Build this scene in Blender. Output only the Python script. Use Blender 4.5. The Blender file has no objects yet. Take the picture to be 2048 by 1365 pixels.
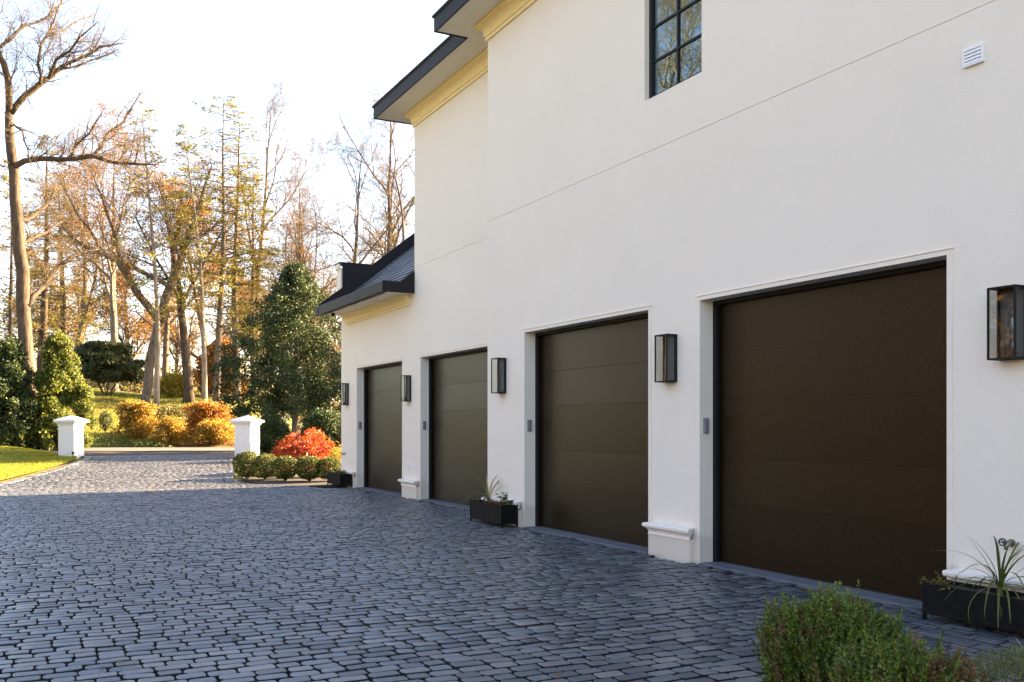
import bpy, math, random
import numpy as np
from mathutils import Vector
R = math.radians
scene = bpy.context.scene
col = scene.collection
# ------------------------------------------------------------------ camera, sky, sun, exposure
F, HOR, EYE = 1900.0, 850.0, 1.45            # focal length and horizon in photo pixels, eye height in metres
YAW = math.atan(977 / F)
S, C = math.sin(YAW), math.cos(YAW)
cam_d = bpy.data.cameras.new('camera'); cam = bpy.data.objects.new('camera', cam_d); col.objects.link(cam)
cam_d.sensor_width = 36; cam_d.lens = F / 2048 * 36; cam_d.shift_y = (HOR - 682.5) / 2048
cam_d.clip_start = 0.1; cam_d.clip_end = 3000
cam.location = (0, 0, EYE); cam.rotation_euler = (R(90), 0, -YAW)
scene.camera = cam
SUN_EL, SUN_AZ = 21.0, 3.5                    # azimuth measured from +X towards +Y
w = bpy.data.worlds.new('World'); scene.world = w; w.use_nodes = True
nt = w.node_tree; nt.nodes.clear()
sky = nt.nodes.new('ShaderNodeTexSky'); sky.sky_type = 'NISHITA'; sky.sun_disc = False
sky.sun_elevation = R(SUN_EL); sky.sun_rotation = R(90 - SUN_AZ)
sky.air_density = 1.0; sky.dust_density = 1.2; sky.ozone_density = 1.0
bg = nt.nodes.new('ShaderNodeBackground'); bg.inputs['Strength'].default_value = 0.058
wo = nt.nodes.new('ShaderNodeOutputWorld')
tint = nt.nodes.new('ShaderNodeMix'); tint.data_type = 'RGBA'; tint.blend_type = 'MULTIPLY'; tint.inputs[0].default_value = 1
tint.inputs[7].default_value = (1.09, .985, .96, 1)          # the camera's warm white balance
nt.links.new(sky.outputs[0], tint.inputs[6]); nt.links.new(tint.outputs[2], bg.inputs[0]); nt.links.new(bg.outputs[0], wo.inputs[0])
sun_d = bpy.data.lights.new('sun', 'SUN'); sun = bpy.data.objects.new('sun', sun_d); col.objects.link(sun)
sun_d.energy = 5.0; sun_d.angle = R(0.6); sun_d.color = (1.0, 0.73, 0.42)
sdir = Vector((math.cos(R(SUN_EL)) * math.cos(R(SUN_AZ)), math.cos(R(SUN_EL)) * math.sin(R(SUN_AZ)), math.sin(R(SUN_EL))))
sun.rotation_euler = (-sdir).to_track_quat('-Z', 'Y').to_euler(); sun.location = sdir * 60
scene.view_settings.view_transform = 'Standard'; scene.view_settings.look = 'None'
scene.view_settings.gamma = 1; scene.view_settings.use_curve_mapping = False
scene.view_settings.exposure = 3.68
scene.cycles.use_denoising = True
scene.cycles.max_bounces = 8; scene.cycles.transparent_max_bounces = 8
scene.cycles.sample_clamp_indirect = 8

# ------------------------------------------------------------------ coordinates
def W(lat, dep, z=0.0):                       # right / forward of the camera -> world
    return Vector((lat * C + dep * S, dep * C - lat * S, z))
def cam_ld(x, y): return x * C - y * S, x * S + y * C
def px(u, v, dep): return W((u - 1024) / F * dep, dep, EYE + (HOR - v) / F * dep)
def pxg(u, dep):
    l = (u - 1024) / F * dep; return W(l, dep, gz(l, dep))
def sst(a, b, t):
    t = np.clip((np.asarray(t, float) - a) / (b - a), 0, 1); return t * t * (3 - 2 * t)
def gz(l, d):                                 # ground height
    l = np.asarray(l, float); d = np.asarray(d, float)
    z = np.clip((d - 22) / 13, 0, 1) * .25 + np.clip((d - 35) / 10, 0, 1) * .09
    z = z + .42 * sst(-16.5, -23, l) * sst(23, 36, d) * sst(41.5, 38, d)
    r = l / np.maximum(d, 1)
    side = .25 + .75 * sst(-.19, -.30, r) + .2 * sst(-.36, -.46, r)
    z = z + side * (np.clip(d - 47.5, 0, 30) * .118 + np.clip(d - 77.5, 0, 60) * .03)
    z = z + .06 * np.sin(l * .23 + 1) * np.sin(d * .19) * sst(50, 60, d)
    return z if z.ndim else float(z)

# ------------------------------------------------------------------ materials
def mat(name, rough=.6, metal=0, spec=.5):
    m = bpy.data.materials.new(name); m.use_nodes = True
    b = m.node_tree.nodes['Principled BSDF']
    b.inputs['Roughness'].default_value = rough; b.inputs['Metallic'].default_value = metal
    b.inputs['Specular IOR Level'].default_value = spec
    return m, m.node_tree, b
def noise(t, scale, detail=3, rough=.55, src='pos', stretch=None):
    n = t.nodes.new('ShaderNodeTexNoise'); n.inputs['Scale'].default_value = scale
    n.inputs['Detail'].default_value = detail; n.inputs['Roughness'].default_value = rough
    if src == 'pos': o = t.nodes.new('ShaderNodeNewGeometry').outputs['Position']
    else: o = t.nodes.new('ShaderNodeTexCoord').outputs['Object']
    if stretch:
        mp = t.nodes.new('ShaderNodeMapping'); mp.inputs['Scale'].default_value = stretch
        t.links.new(o, mp.inputs[0]); o = mp.outputs[0]
    t.links.new(o, n.inputs['Vector']); return n.outputs['Fac']
def ramp(t, fac, stops):
    r = t.nodes.new('ShaderNodeValToRGB'); e = r.color_ramp.elements
    while len(e) < len(stops): e.new(.5)
    for i, (p, c) in enumerate(stops): e[i].position = p; e[i].color = (*c, 1)
    t.links.new(fac, r.inputs[0]); return r.outputs[0]
def mixc(t, fac, a, b, mode='MIX'):
    m = t.nodes.new('ShaderNodeMix'); m.data_type = 'RGBA'; m.blend_type = mode
    if isinstance(fac, (int, float)): m.inputs[0].default_value = fac
    else: t.links.new(fac, m.inputs[0])
    for s, v in ((6, a), (7, b)):
        if isinstance(v, tuple): m.inputs[s].default_value = (*v, 1)
        else: t.links.new(v, m.inputs[s])
    return m.outputs[2]
def bump(t, b, h, strength, dist=.01):
    n = t.nodes.new('ShaderNodeBump'); n.inputs['Strength'].default_value = strength; n.inputs['Distance'].default_value = dist
    t.links.new(h, n.inputs['Height']); t.links.new(n.outputs[0], b.inputs['Normal'])
def isl(t):                                    # one random number for each piece
    a = t.nodes.new('ShaderNodeNewGeometry').outputs['Random Per Island']
    o = t.nodes.new('ShaderNodeObjectInfo').outputs['Random']
    s = t.nodes.new('ShaderNodeMath'); s.operation = 'ADD'; t.links.new(a, s.inputs[0]); t.links.new(o, s.inputs[1])
    f = t.nodes.new('ShaderNodeMath'); f.operation = 'FRACT'; t.links.new(s.outputs[0], f.inputs[0]); return f.outputs[0]
M = {}
def plain(name, c, rough=.6, metal=0, spec=.5, var=.08, scale=6, bmp=0, bscale=80):
    m, t, b = mat(name, rough, metal, spec)
    a = tuple(v * (1 - var) for v in c); d = tuple(min(1, v * (1 + var)) for v in c)
    t.links.new(ramp(t, noise(t, scale, 4), [(.3, a), (.7, d)]), b.inputs['Base Color'])
    if bmp: bump(t, b, noise(t, bscale, 3), bmp)
    M[name] = m; return m
def stucco(name, c):
    m, t, b = mat(name, .85, 0, .25)
    a = tuple(v * .955 for v in c)
    big = ramp(t, noise(t, .7, 5, .6), [(.3, a), (.7, c)])
    fine = noise(t, 60, 4, .7)
    cc = mixc(t, .10, big, ramp(t, fine, [(.3, (.6, .59, .57)), (.7, (1, 1, 1))]), 'MULTIPLY')
    streak = noise(t, 1.0, 4, .6, stretch=(3, 3, .35))
    cc = mixc(t, ramp(t, streak, [(.62, (0, 0, 0)), (.85, (.25, .25, .25))]), cc, tuple(v * .86 for v in c))
    sp = t.nodes.new('ShaderNodeSeparateXYZ'); t.links.new(t.nodes.new('ShaderNodeNewGeometry').outputs['Position'], sp.inputs[0])
    ad = t.nodes.new('ShaderNodeMath'); ad.operation = 'MULTIPLY_ADD'; ad.inputs[1].default_value = -.55; ad.inputs[2].default_value = 0
    t.links.new(noise(t, 5, 5, .7), ad.inputs[0]); sm_ = t.nodes.new('ShaderNodeMath'); sm_.operation = 'ADD'; t.links.new(sp.outputs[2], sm_.inputs[0]); t.links.new(ad.outputs[0], sm_.inputs[1])
    cc = mixc(t, ramp(t, sm_.outputs[0], [(0, (.30, .30, .30)), (.10, (0, 0, 0))]), cc, (.30, .25, .19))
    t.links.new(cc, b.inputs['Base Color']); bump(t, b, fine, .34, .005); M[name] = m
stucco('stucco', (.82, .745, .635))
stucco('pillar_stucco', (.80, .785, .75))
plain('cornice_bounce_paint', (.88, .73, .43), .7, bmp=.05, var=.03)  # cream paint, its yellow deepened to paint in light bounced off the ground
plain('soffit_paint', (.76, .70, .60), .75, var=.03)
plain('trim_paint', (.82, .755, .67), .7, var=.02)
plain('dark_metal', (.013, .0125, .014), .6, 0, .25, var=.15, scale=3)
plain('lamp_metal', (.009, .009, .009), .6, 0, .2)
plain('lamp_side', (.050, .050, .053), .35, spec=.4)
m, t, b = mat('slate', .55, 0, .5)
t.links.new(mixc(t, .5, ramp(t, isl(t), [(0, (.055, .060, .070)), (.5, (.095, .102, .118)), (1, (.15, .155, .17))]), ramp(t, noise(t, 14, 4), [(.3, (.6, .6, .6)), (.7, (1.3, 1.3, 1.3))]), 'MULTIPLY'), b.inputs['Base Color'])
bump(t, b, noise(t, 50, 4), .4); M['slate'] = m
plain('grey_plastic', (.19, .19, .20), .5)
plain('white_plastic', (.80, .80, .80), .4, var=.02)
plain('brass_metal', (.30, .27, .22), .4, .8)
plain('green_handle', (.02, .05, .035), .4)
plain('threshold_concrete', (.115, .12, .135), .75, var=.15, scale=9, bmp=.15)
plain('planter_black', (.008, .0075, .0075), .65, spec=.12, var=.4, scale=14)
plain('soil', (.045, .032, .022), .95, var=.4, scale=30, bmp=.6, bscale=40)
plain('black_rubber', (.008, .008, .008), .7)
plain('mulch', (.020, .013, .009), .95, var=.5, scale=25, bmp=.8, bscale=30)
plain('fence_white', (.7, .68, .62), .7)
plain('road', (.085, .072, .063), .9, var=.18, scale=4, bmp=.2)
plain('joint_sand_shade', (.016, .015, .015), .95, var=.4, scale=30, bmp=.5, bscale=60)  # dark joint sand; on the stone sides it also paints in gap shade

m, t, b = mat('door_bronze', .36, 0, .24)       # dark bronze powder coat with a fine grain
fine = noise(t, 80, 3, .75)
b.inputs['Specular Tint'].default_value = (1, .82, .62, 1)
t.links.new(ramp(t, fine, [(.35, (.0025, .0014, .0006)), (.68, (.026, .016, .0065))]), b.inputs['Base Color'])
b.inputs['Roughness'].default_value = .33
bump(t, b, fine, .5, .002); M['door'] = m

m, t, b = mat('window_glass', .015, 0, .5)       # coated pane: dark behind, mirror in front
b.inputs['Base Color'].default_value = (.010, .013, .015, 1)
g = t.nodes.new('ShaderNodeBsdfGlossy'); g.inputs['Roughness'].default_value = .01; g.inputs['Color'].default_value = (.34, .60, .74, 1)
mx = t.nodes.new('ShaderNodeMixShader'); mx.inputs[0].default_value = .42
t.links.new(b.outputs[0], mx.inputs[1]); t.links.new(g.outputs[0], mx.inputs[2])
t.links.new(mx.outputs[0], t.nodes['Material Output'].inputs[0]); M['pane'] = m

m, t, b = mat('lamp_glass', .02, 0, .5)
tr = t.nodes.new('ShaderNodeBsdfTransparent'); tr.inputs[0].default_value = (.86, .87, .86, 1)
g = t.nodes.new('ShaderNodeBsdfGlossy'); g.inputs['Roughness'].default_value = .02
mx = t.nodes.new('ShaderNodeMixShader'); mx.inputs[0].default_value = .035
t.links.new(tr.outputs[0], mx.inputs[1]); t.links.new(g.outputs[0], mx.inputs[2])
t.links.new(mx.outputs[0], t.nodes['Material Output'].inputs[0]); M['glass'] = m
m, t, b = mat('lamp_reflector', .55, .1, .3); b.inputs['Base Color'].default_value = (.10, .10, .10, 1); M['mirror'] = m

m, t, b = mat('cobblestone', .5, 0, .5)
v = isl(t)
c0 = ramp(t, v, [(0, (.046, .056, .070)), (.25, (.086, .098, .116)), (.5, (.134, .148, .166)), (.72, (.112, .110, .120)), (.86, (.194, .190, .186)), (1, (.068, .080, .098))])
c1 = mixc(t, .55, c0, ramp(t, noise(t, 38, 5, .65), [(.3, (.45, .45, .45)), (.7, (1.25, 1.25, 1.25))]), 'MULTIPLY')
c1 = mixc(t, .6, c1, ramp(t, noise(t, .45, 4, .6), [(.3, (.72, .72, .74)), (.7, (1.15, 1.13, 1.10))]), 'MULTIPLY')
t.links.new(c1, b.inputs['Base Color'])
t.links.new(ramp(t, noise(t, 1.3, 4), [(.3, (.28,) * 3), (.7, (.46,) * 3)]), b.inputs['Roughness'])
bump(t, b, noise(t, 26, 6, .7), .45, .010); M['cobble'] = m

m, t, b = mat('ground', .95, 0, .2)
n1 = noise(t, .11, 5, .6); n2 = noise(t, 2.2, 5, .7); n3 = noise(t, 14, 3, .7)
grass = ramp(t, n2, [(.3, (.085, .095, .018)), (.7, (.21, .20, .045))])
lit = ramp(t, n3, [(.35, (.075, .042, .020)), (.5, (.15, .085, .035)), (.68, (.24, .14, .05))])
t.links.new(mixc(t, ramp(t, n1, [(.47, (0, 0, 0)), (.58, (1, 1, 1))]), grass, lit), b.inputs['Base Color'])
bump(t, b, n3, .8, .06); M['ground'] = m
m, t, b = mat('lawn', .9, 0, .2)
t.links.new(ramp(t, noise(t, 3, 5, .7), [(.3, (.09, .12, .018)), (.7, (.18, .195, .03))]), b.inputs['Base Color'])
bump(t, b, noise(t, 40, 3, .7), .9, .03); M['lawn'] = m

def bark(name, a, c, sc=1.0):
    m, t, b = mat(name, .9, 0, .2)
    n = noise(t, 7 * sc, 5, .65, stretch=(1, 1, .22))
    t.links.new(mixc(t, .4, ramp(t, n, [(.32, a), (.68, c)]), ramp(t, noise(t, 1.2, 4), [(.3, (.5, .5, .5)), (.7, (1.2, 1.2, 1.15))]), 'MULTIPLY'), b.inputs['Base Color'])
    bump(t, b, n, .9, .05); M[name] = m
bark('bark', (.055, .042, .032), (.20, .155, .115))
bark('bark_pale', (.12, .10, .08), (.30, .25, .20))
bark('twig', (.075, .052, .028), (.20, .142, .075))
bark('bark_dark', (.035, .026, .020), (.12, .088, .062))
def leaf(name, stops, trans=.35, rough=.5, spec=.4):
    m, t, b = mat(name, rough, 0, spec)
    c = ramp(t, isl(t), stops)
    c = mixc(t, .5, c, ramp(t, noise(t, .9, 3), [(.3, (.6, .6, .6)), (.7, (1.3, 1.3, 1.3))]), 'MULTIPLY')
    t.links.new(c, b.inputs['Base Color'])
    tn = t.nodes.new('ShaderNodeBsdfTranslucent'); t.links.new(c, tn.inputs[0])
    mx = t.nodes.new('ShaderNodeMixShader'); mx.inputs[0].default_value = trans
    t.links.new(b.outputs[0], mx.inputs[1]); t.links.new(tn.outputs[0], mx.inputs[2])
    t.links.new(mx.outputs[0], t.nodes['Material Output'].inputs[0]); M[name] = m
leaf('leaf_holly', [(0, (.020, .035, .014)), (.5, (.035, .055, .018)), (.85, (.060, .085, .022)), (1, (.14, .15, .03))], .25, .6, .25)
leaf('leaf_bright', [(0, (.04, .062, .012)), (.5, (.095, .125, .018)), (1, (.26, .255, .04))], .4, .55, .3)
leaf('leaf_box', [(0, (.040, .078, .012)), (.45, (.095, .155, .018)), (.8, (.17, .23, .024)), (1, (.25, .30, .035))], .28, .42)
leaf('leaf_box_brown', [(0, (.09, .045, .020)), (.5, (.16, .080, .030)), (1, (.26, .13, .045))], .3, .6)
leaf('leaf_box_olive', [(0, (.085, .115, .016)), (.5, (.15, .175, .024)), (1, (.22, .22, .04))], .3, .5)
leaf('leaf_ball', [(0, (.026, .046, .009)), (.5, (.058, .084, .013)), (1, (.20, .18, .022))], .4, .5)
leaf('leaf_gold', [(0, (.18, .095, .011)), (.5, (.37, .21, .022)), (1, (.50, .34, .05))], .4, .6)
leaf('leaf_olive', [(0, (.085, .080, .022)), (.5, (.16, .14, .035)), (1, (.26, .21, .06))], .4, .6)
leaf('leaf_orange', [(0, (.21, .078, .011)), (.5, (.38, .155, .019)), (1, (.49, .25, .04))], .45, .6)
leaf('leaf_rust', [(0, (.12, .062, .018)), (.5, (.21, .115, .028)), (1, (.30, .185, .05))], .45, .6)
leaf('leaf_yellow', [(0, (.26, .19, .02)), (.5, (.40, .30, .035)), (1, (.5, .42, .08))], .45, .6)
leaf('leaf_red', [(0, (.24, .020, .006)), (.4, (.46, .055, .010)), (.8, (.58, .11, .016)), (1, (.62, .22, .035))], .5, .5)
leaf('needle', [(0, (.085, .090, .014)), (.5, (.18, .165, .025)), (1, (.30, .25, .04))], .35, .6)
leaf('needle_gold', [(0, (.10, .085, .02)), (.5, (.19, .155, .032)), (1, (.30, .23, .06))], .4, .6)
leaf('needle_dark', [(0, (.018, .030, .010)), (.5, (.035, .050, .014)), (1, (.09, .10, .025))], .25, .5)
leaf('grass_blade', [(0, (.10, .125, .010)), (.5, (.22, .235, .018)), (1, (.38, .34, .04))], .55, .6)
leaf('dry_grass', [(0, (.10, .125, .030)), (.5, (.19, .20, .055)), (1, (.30, .28, .10))], .4, .7)
leaf('strap_leaf', [(0, (.075, .105, .022)), (.5, (.15, .18, .035)), (.85, (.28, .26, .07)), (1, (.34, .22, .09))], .3, .45)

# ------------------------------------------------------------------ mesh helpers
LOC = {}
def tag(o, label, cat, group=None):
    o['label'] = label; o['category'] = cat
    if group: o['group'] = group
    return o
def thing(name, loc, label=None, cat=None, group=None):
    o = bpy.data.objects.new(name, None); o.empty_display_size = .3; col.objects.link(o)
    o.location = loc; LOC[o.name] = Vector(loc)
    if label: tag(o, label, cat, group)
    return o
def wloc(o):
    return LOC.get(o.name, Vector((0, 0, 0)))
def link(name, me, parent=None):
    o = bpy.data.objects.new(name, me); col.objects.link(o)
    if parent: o.parent = parent; LOC[o.name] = wloc(parent)
    return o
def np_mesh(name, V, Q=None, T=None, mats=(), mi=None, smooth=False):
    me = bpy.data.meshes.new(name); V = np.asarray(V, np.float32)
    Q = np.zeros((0, 4), np.int32) if Q is None else np.asarray(Q, np.int32)
    T = np.zeros((0, 3), np.int32) if T is None else np.asarray(T, np.int32)
    me.vertices.add(len(V)); me.vertices.foreach_set('co', V.ravel())
    me.loops.add(Q.size + T.size); me.loops.foreach_set('vertex_index', np.concatenate([Q.ravel(), T.ravel()]))
    me.polygons.add(len(Q) + len(T))
    me.polygons.foreach_set('loop_start', np.concatenate([np.arange(len(Q)) * 4, Q.size + np.arange(len(T)) * 3]).astype(np.int32))
    for mm in mats: me.materials.append(M[mm])
    if mi is not None: me.polygons.foreach_set('material_index', np.asarray(mi, np.int32))
    if smooth: me.polygons.foreach_set('use_smooth', np.concatenate([np.ones(len(Q), bool), np.zeros(len(T), bool)]))
    me.update(calc_edges=True); return me
class MB:
    def __init__(s): s.v = []; s.f = []
    def poly(s, pts):
        n = len(s.v); s.v += [tuple(p) for p in pts]; s.f.append(tuple(range(n, n + len(pts)))); return s
    def box(s, x0, x1, y0, y1, z0, z1):
        n = len(s.v)
        s.v += [(x0, y0, z0), (x1, y0, z0), (x1, y1, z0), (x0, y1, z0), (x0, y0, z1), (x1, y0, z1), (x1, y1, z1), (x0, y1, z1)]
        s.f += [tuple(n + i for i in q) for q in ((3, 2, 1, 0), (4, 5, 6, 7), (0, 1, 5, 4), (1, 2, 6, 5), (2, 3, 7, 6), (3, 0, 4, 7))]; return s
    def rings(s, rs, close=True, cap=True):
        n0 = len(s.v); k = len(rs[0])
        for r in rs: s.v += [tuple(p) for p in r]
        for i in range(len(rs) - 1):
            for j in range(k if close else k - 1):
                a = n0 + i * k + j; b2 = n0 + i * k + (j + 1) % k
                s.f.append((a, b2, b2 + k, a + k))
        if cap:
            s.f.append(tuple(n0 + j for j in reversed(range(k)))); m0 = n0 + (len(rs) - 1) * k
            s.f.append(tuple(m0 + j for j in range(k)))
        return s
    def prism_y(s, prof, y0, y1):             # profile in XZ swept along Y
        return s.rings([[(x, y0, z) for x, z in prof], [(x, y1, z) for x, z in prof]])
    def tube(s, pts, rad, n=8, cap=True):
        pts = [Vector(p) for p in pts]; rs = []; up = None
        for i, p in enumerate(pts):
            d = (pts[min(i + 1, len(pts) - 1)] - pts[max(i - 1, 0)]).normalized()
            if up is None: up = d.orthogonal().normalized()
            up = (up - d * up.dot(d)).normalized(); sd = d.cross(up)
            r = rad[i] if isinstance(rad, (list, tuple)) else rad
            rs.append([p + (up * math.cos(a) + sd * math.sin(a)) * r for a in [2 * math.pi * j / n for j in range(n)]])
        return s.rings(rs, True, cap)
    def lathe(s, prof, n=16, at=(0, 0, 0)):
        return s.rings([[(at[0] + r * math.cos(2 * math.pi * j / n), at[1] + r * math.sin(2 * math.pi * j / n), at[2] + z) for j in range(n)] for r, z in prof])
    def build(s, name, m, parent=None, smooth=False, bev=0, kind=None):
        o0 = wloc(parent) if parent else Vector((0, 0, 0))
        me = bpy.data.meshes.new(name)
        me.from_pydata([(x - o0.x, y - o0.y, z - o0.z) for x, y, z in s.v], [], s.f)
        me.materials.append(M[m]); me.update()
        if smooth: me.polygons.foreach_set('use_smooth', [True] * len(me.polygons))
        o = link(name, me, parent)
        if bev:
            bm = o.modifiers.new('bevel', 'BEVEL'); bm.width = bev; bm.segments = 2; bm.limit_method = 'ANGLE'; bm.angle_limit = R(40)
        if kind: o['kind'] = kind
        return o
def sweep(mb, path, prof):
    """profile (out, z) along a plan path with mitred corners; out is to the left of the path's direction"""
    n = len(path); pts = [Vector((p[0], p[1])) for p in path]; rs = []
    for i in range(n):
        ds = []
        if i > 0: ds.append((pts[i] - pts[i - 1]).normalized())
        if i < n - 1: ds.append((pts[i + 1] - pts[i]).normalized())
        ns = [Vector((-d.y, d.x)) for d in ds]
        off = ns[0] if len(ns) == 1 else (ns[0] + ns[1]) / (1 + ns[0].dot(ns[1]))
        rs.append([(pts[i].x + off.x * o, pts[i].y + off.y * o, z) for o, z in prof])
    return mb.rings(rs)

# ------------------------------------------------------------------ the ground
def grid_mesh(name, ls, ds, fz, m, dz):
    L, D = np.meshgrid(ls, ds); Z = fz(L, D) + dz
    X = L * C + D * S; Y = D * C - L * S
    V = np.stack([X, Y, Z], -1).reshape(-1, 3); n = len(ls); k = len(ds)
    i = np.arange(k - 1)[:, None] * n + np.arange(n - 1)[None]
    Q = np.stack([i, i + 1, i + 1 + n, i + n], -1).reshape(-1, 4)
    return np_mesh(name, V, Q, mats=(m,), smooth=True)
ls = np.concatenate([np.linspace(-900, -90, 14), np.linspace(-84, 60, 97), np.linspace(70, 900, 14)])
ds = np.concatenate([np.linspace(-600, -40, 9), np.linspace(-35, 20, 12), np.linspace(21, 130, 110), np.linspace(140, 1500, 18)])
o = link('ground', grid_mesh('ground', ls, ds, gz, 'ground', -.07)); o['kind'] = 'structure'
# driveway outline in (lat, depth): left edge and right edge by depth
LE = ([-8, 15, 21, 23.2, 28, 32, 34.2, 35.6, 37.5, 41.6], [-12.0, -12.1, -12.3, -12.5, -13.6, -14.7, -15.4, -16.0, -17.6, -24.0])
RE = ([21.8, 22.3, 22.8, 24.0, 25.5, 28, 33, 36, 38, 41.6], [-4.0, -4.7, -6.2, -7.0, -7.5, -8.1, -9.6, -10.5, -8.0, 0.0])
def ledge(d): return np.interp(d, *LE)
def redge(d): return np.interp(d, *RE)
def strip_mesh(name, ds, fa, fb, k, dz, m, fz=gz):
    D = np.repeat(np.asarray(ds, float)[:, None], k, 1); T = np.linspace(0, 1, k)[None]
    A = fa(np.asarray(ds, float))[:, None]; B = fb(np.asarray(ds, float))[:, None]
    L = A + (B - A) * T; Z = fz(L, D) + dz
    V = np.stack([L * C + D * S, D * C - L * S, Z], -1).reshape(-1, 3); n = k
    i = np.arange(len(ds) - 1)[:, None] * n + np.arange(n - 1)[None]
    Q = np.stack([i, i + 1, i + 1 + n, i + n], -1).reshape(-1, 4)
    return np_mesh(name, V, Q, mats=(m,), smooth=True)
dd = np.concatenate([np.linspace(-8, 20, 20), np.linspace(20.5, 41.6, 44)])
def drive_right(d): return np.where(d < 21.8, (8.2 - d * S) / C, redge(d))
drive = link('driveway', strip_mesh('driveway', dd, ledge, drive_right, 14, -.034, 'joint_sand_shade')); drive['kind'] = 'structure'
o = link('road', strip_mesh('road', np.linspace(41.6, 46.6, 8), lambda d: d * 0 - 90, lambda d: d * 0 + 60, 60, -.004, 'road')); o['kind'] = 'structure'
o = link('lawn', strip_mesh('lawn', dd, lambda d: d * 0 - 75, lambda d: ledge(d) - .30, 60, -.012, 'lawn')); o['kind'] = 'structure'
o = link('flower_bed', strip_mesh('flower_bed', np.linspace(22.3, 41.6, 40), lambda d: redge(d) + .26, lambda d: d * 0 + 16, 40, -.004, 'mulch')); o['kind'] = 'structure'

# cobblestones ------------------------------------------------------
rs = random.Random(5)
DR, DL = 6.32, 6.86                            # the wall planes of the two house fronts
def stone_proto(r, full=True):                 # straight long sides, rounded worn ends; corner cut and bulge in metres
    out = []
    for sx, sy in ((1, -1), (1, 0), (1, 1), (-1, 1), (-1, 0), (-1, -1)):
        if sy == 0: out.append((sx, 0, r.uniform(.000, .005), 0)); continue
        c, k = r.uniform(.006, .018), r.uniform(.50, .80)
        p1, p2 = (sx, sy * k, 0, 0), (sx, sy, -c, r.uniform(-.004, .003))
        out += [p1, p2] if sx * sy > 0 else [p2, p1]
    prof = ((.0, -.046), (.001, -.0030), (.0060, .0)) if full else ((.0, -.040), (.006, .0))
    return len(out), len(prof), (out, prof)
full_p = [stone_proto(rs) for _ in range(8)]; low_p = [stone_proto(rs, True) for _ in range(8)]
def stone_verts(proto, l, wd):
    n, k, (outl, prof) = proto; h = l / 2; q = wd / 2; V = []
    for ins, z in prof:
        for sx, ky, dx, dy in outl:
            V.append((sx * (h + dx - ins), ky * (q + dy - ins), z))
    return V
def stone_faces(n, k):
    f = []
    for i in range(k - 1):
        for j in range(n): f.append((i * n + j, i * n + (j + 1) % n, (i + 1) * n + (j + 1) % n, (i + 1) * n + j))
    return f, tuple((k - 1) * n + j for j in range(n))
stones = []
def wall_x(y): return DR - .03 if y < 13.1 else (DL - .03 if y < 22.4 else 99)
y = -1.0
while y < 39.5:
    wd = rs.uniform(.112, .125); x = -17 + rs.uniform(0, .2); ymid = y + wd / 2
    while x < 9:
        l = rs.choice((rs.uniform(.115, .15), rs.uniform(.14, .19), rs.uniform(.16, .22)))
        cx = x + l / 2; x += l + rs.uniform(.010, .018)
        if x > wall_x(ymid) : break
        la, de = cam_ld(cx, ymid)
        if de < 3.3 or de > 40.8: continue
        if la < ledge(de) + .24: continue
        if de > 21.8 and la > redge(de) - .24: continue
        u = la / de
        if u < -.72 - 1.2 / de or u > .75: continue
        if cx > 4.95 and ymid < 5.3: continue  # the narrow courses laid along the wall
        yy = ymid + .010 * math.sin(cx * 1.3 + y * .4) + rs.uniform(-.004, .004)
        stones.append((cx, yy, l, wd * rs.uniform(.81, .88), rs.gauss(0, .011), rs.gauss(0, .0022), rs.gauss(0, .012), rs.gauss(0, .016)))
    y += wd
x = 4.96
while x < 6.27:                                # courses parallel to the wall at the near pier
    wd = rs.uniform(.060, .075); yy = .6
    while yy < 5.25:
        l = rs.uniform(.17, .25)
        stones.append((x + wd / 2, yy + l / 2, l, wd * .84, math.pi / 2 + rs.gauss(0, .015), rs.gauss(0, .002), rs.gauss(0, .010), rs.gauss(0, .015)))
        yy += l + .012
    x += wd
def in_view(s):
    la, de = cam_ld(s[0], s[1]); U = 1024 + la / de * F; V = HOR + EYE / de * F
    return -20 < U < 2068 and V < 1385
stones.sort(key=lambda s: cam_ld(s[0], s[1])[1])
vis = [i for i, s in enumerate(stones) if in_view(s)]
near = set(vis[:300])
meshes = {}
for i in sorted(near):
    cx, cy, l, wd, rz, dz, tx, ty = stones[i]
    kx = min(3, max(0, int((l - .12) / .033))); kv = (kx, wd < .07, i % 3)
    if kv not in meshes:
        pr = full_p[(kx * 3 + i % 3) % 8]; bl, bw = .1365 + kx * .033, (.057 if wd < .07 else .092)
        fq, top = stone_faces(pr[0], pr[1])
        me = bpy.data.meshes.new('cobblestone'); me.from_pydata(stone_verts(pr, bl, bw), [], fq + [top]); me.materials.append(M['cobble']); me.materials.append(M['joint_sand_shade']); me.polygons.foreach_set('material_index', [1] * pr[0] + [0] * (len(me.polygons) - pr[0]))  # side faces take the sand colour, with the shade between stones painted in
        me.polygons.foreach_set('use_smooth', [True] * (len(me.polygons) - 1) + [False]); me.polygons.foreach_set('use_smooth', [False] * len(me.polygons)); meshes[kv] = (me, bl, bw)
    me, bl, bw = meshes[kv]
    o = link('cobblestone', me, drive); la, de = cam_ld(cx, cy)
    o.location = (cx, cy, gz(la, de) + dz); o.rotation_euler = (tx, ty, rz); o.scale = (l / bl, wd / bw, 1)
VV, QQ, TT, MQ = [], [], [], []; base = 0; NG = {}
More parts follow.
